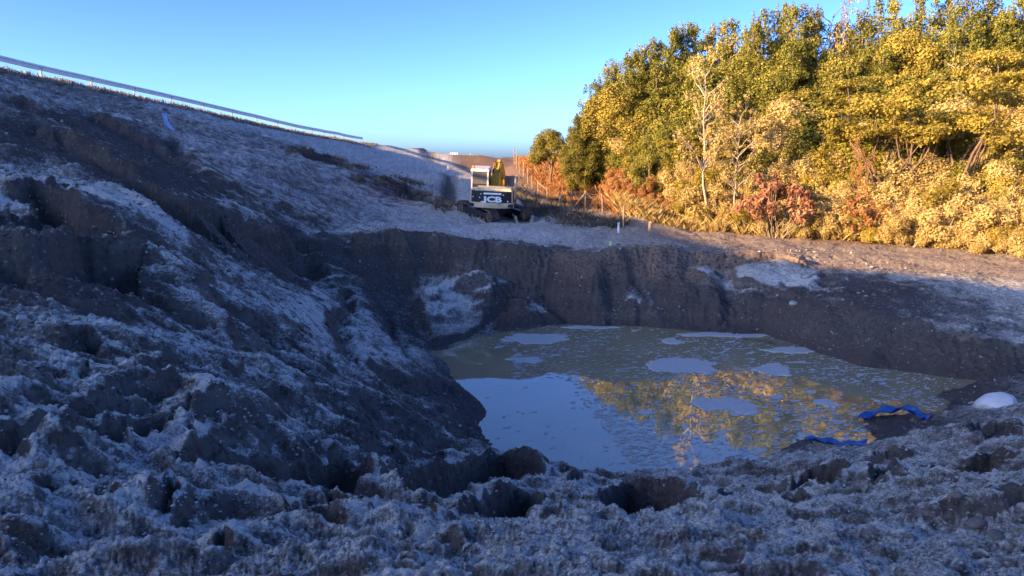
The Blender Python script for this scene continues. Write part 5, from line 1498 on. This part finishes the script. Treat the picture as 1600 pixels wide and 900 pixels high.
def rubble(name, X, Y, S, mat, label, seed, cat="rubble", sink=.1):
    g = np.random.default_rng(seed); n = len(X); Z = ground_zs(X, Y)
    # eight-cornered lumps
    d = np.array([(0, 0, 1), (1, 0, .1), (.2, 1, 0), (-1, .2, .1), (-.2, -1, 0), (0, 0, -1), (.75, .7, .3), (-.7, -.75, .25)], float)[:6]
    f0_ = np.array([(0, 1, 2), (0, 2, 3), (0, 3, 4), (0, 4, 1), (5, 2, 1), (5, 3, 2), (5, 4, 3), (5, 1, 4)])
    j = d[None] * (1 + .35 * g.normal(size=(n, 6, 1)).clip(-1.5, 1.5)) + .22 * g.normal(size=(n, 6, 3))
    an = g.random(n) * 6.283; ca, sa = np.cos(an)[:, None], np.sin(an)[:, None]
    fl = (.5 + .5 * g.random(n))[:, None]
    x = (j[..., 0] * ca - j[..., 1] * sa) * S[:, None]; y = (j[..., 0] * sa + j[..., 1] * ca) * S[:, None]; zz = j[..., 2] * S[:, None] * fl
    v = np.stack([x + X[:, None], y + Y[:, None], zz + (Z + S * sink)[:, None]], -1).reshape(-1, 3)
    f = (f0_[None] + (np.arange(n) * 6)[:, None, None]).reshape(-1, 3)
    me = mesh_np(name, v, f, False)
    _, b_, f_, _, _, _ = detail(X, Y, base_z(X, Y)); set_attr(me, 'frost', np.repeat(np.clip(.5 + .3 * f_ - .75 * b_ - .4 * sstep(WATER + .6, WATER + .1, Z), -.5, 1), 6))
    o = link(name, me, mat); tag(o, label, cat, kind="stuff"); return o
# crumbs of frosted soil: size follows the ground they lie on
m_crumb, nt, b, _ = new_mat("frosted_crumbs")
P = geopos(nt); ng = nd(nt, "ShaderNodeNewGeometry"); sx3 = nt.nodes.new("ShaderNodeSeparateXYZ"); nt.links.new(ng.outputs['Normal'], sx3.inputs[0])
n1 = noise(nt, P, 24, 5, .65); n2_ = noise(nt, P, .9, 4, .6)
f = math_(nt, 'ADD', math_(nt, 'ADD', math_(nt, 'MULTIPLY', sx3.outputs['Z'], .45), math_(nt, 'SUBTRACT', attr(nt, 'frost').outputs['Fac'], .45)), math_(nt, 'ADD', math_(nt, 'MULTIPLY', math_(nt, 'SUBTRACT', n1, .5), 1.6), math_(nt, 'MULTIPLY', math_(nt, 'SUBTRACT', n2_, .5), 1.0)))
fm = ramp(nt, f, [(.15, (.03,) * 3), (.75, (.62,) * 3)]).outputs[0]
nt.links.new(mixc(nt, fm, (.15, .13, .115), (.78, .76, .70)), b.inputs['Base Color']); b.inputs['Roughness'].default_value = .95
g = np.random.default_rng(12)
def sector(n, y0, y1, a0=-40, a1=40):
    r = np.exp(g.uniform(math.log(y0), math.log(y1), n)); th = np.radians(g.uniform(a0, a1, n)); return r * np.sin(th), r * np.cos(th)
X, Y = sector(42000, 3.3, 15)
Zt = base_z(X, Y); m_ = (Zt > WATER + .15) & (fbm(X * 1.2, Y * 1.2, 3, 200) > -.45 + .5 * g.random(len(X)) ** 2); X, Y = X[m_], Y[m_]
S = np.hypot(X, Y) * (.0010 + .0026 * g.random(len(X)) ** 3)
rubble("soil_crumbs", X, Y, S, m_crumb, "loose frosted crumbs of soil strewn over the near slope", 13, "soil crumbs")
X, Y = sector(6000, 14, 34); Zt = base_z(X, Y); m_ = (Zt > WATER + .15) & (Zt < 3); X, Y = X[m_], Y[m_]
rubble("fallen_lumps", X, Y, .02 + .055 * g.random(len(X)) ** 3, m_crumb, "loose lumps of soil lying on the banks round the pit", 14, "soil lumps")
X, Y = sector(1100, 6, 34); Zt = base_z(X, Y); m_ = (Zt > WATER + .1) & (Zt < 4) & (fbm(X * .5, Y * .5, 3, 210) > -.15); X, Y = X[m_], Y[m_]
rubble("pebbles", X, Y, .008 + .0017 * Y * (.6 + g.random(len(X))), m_pstone, "small pale pebbles bedded in the dark soil", 15, "pebbles", .0)
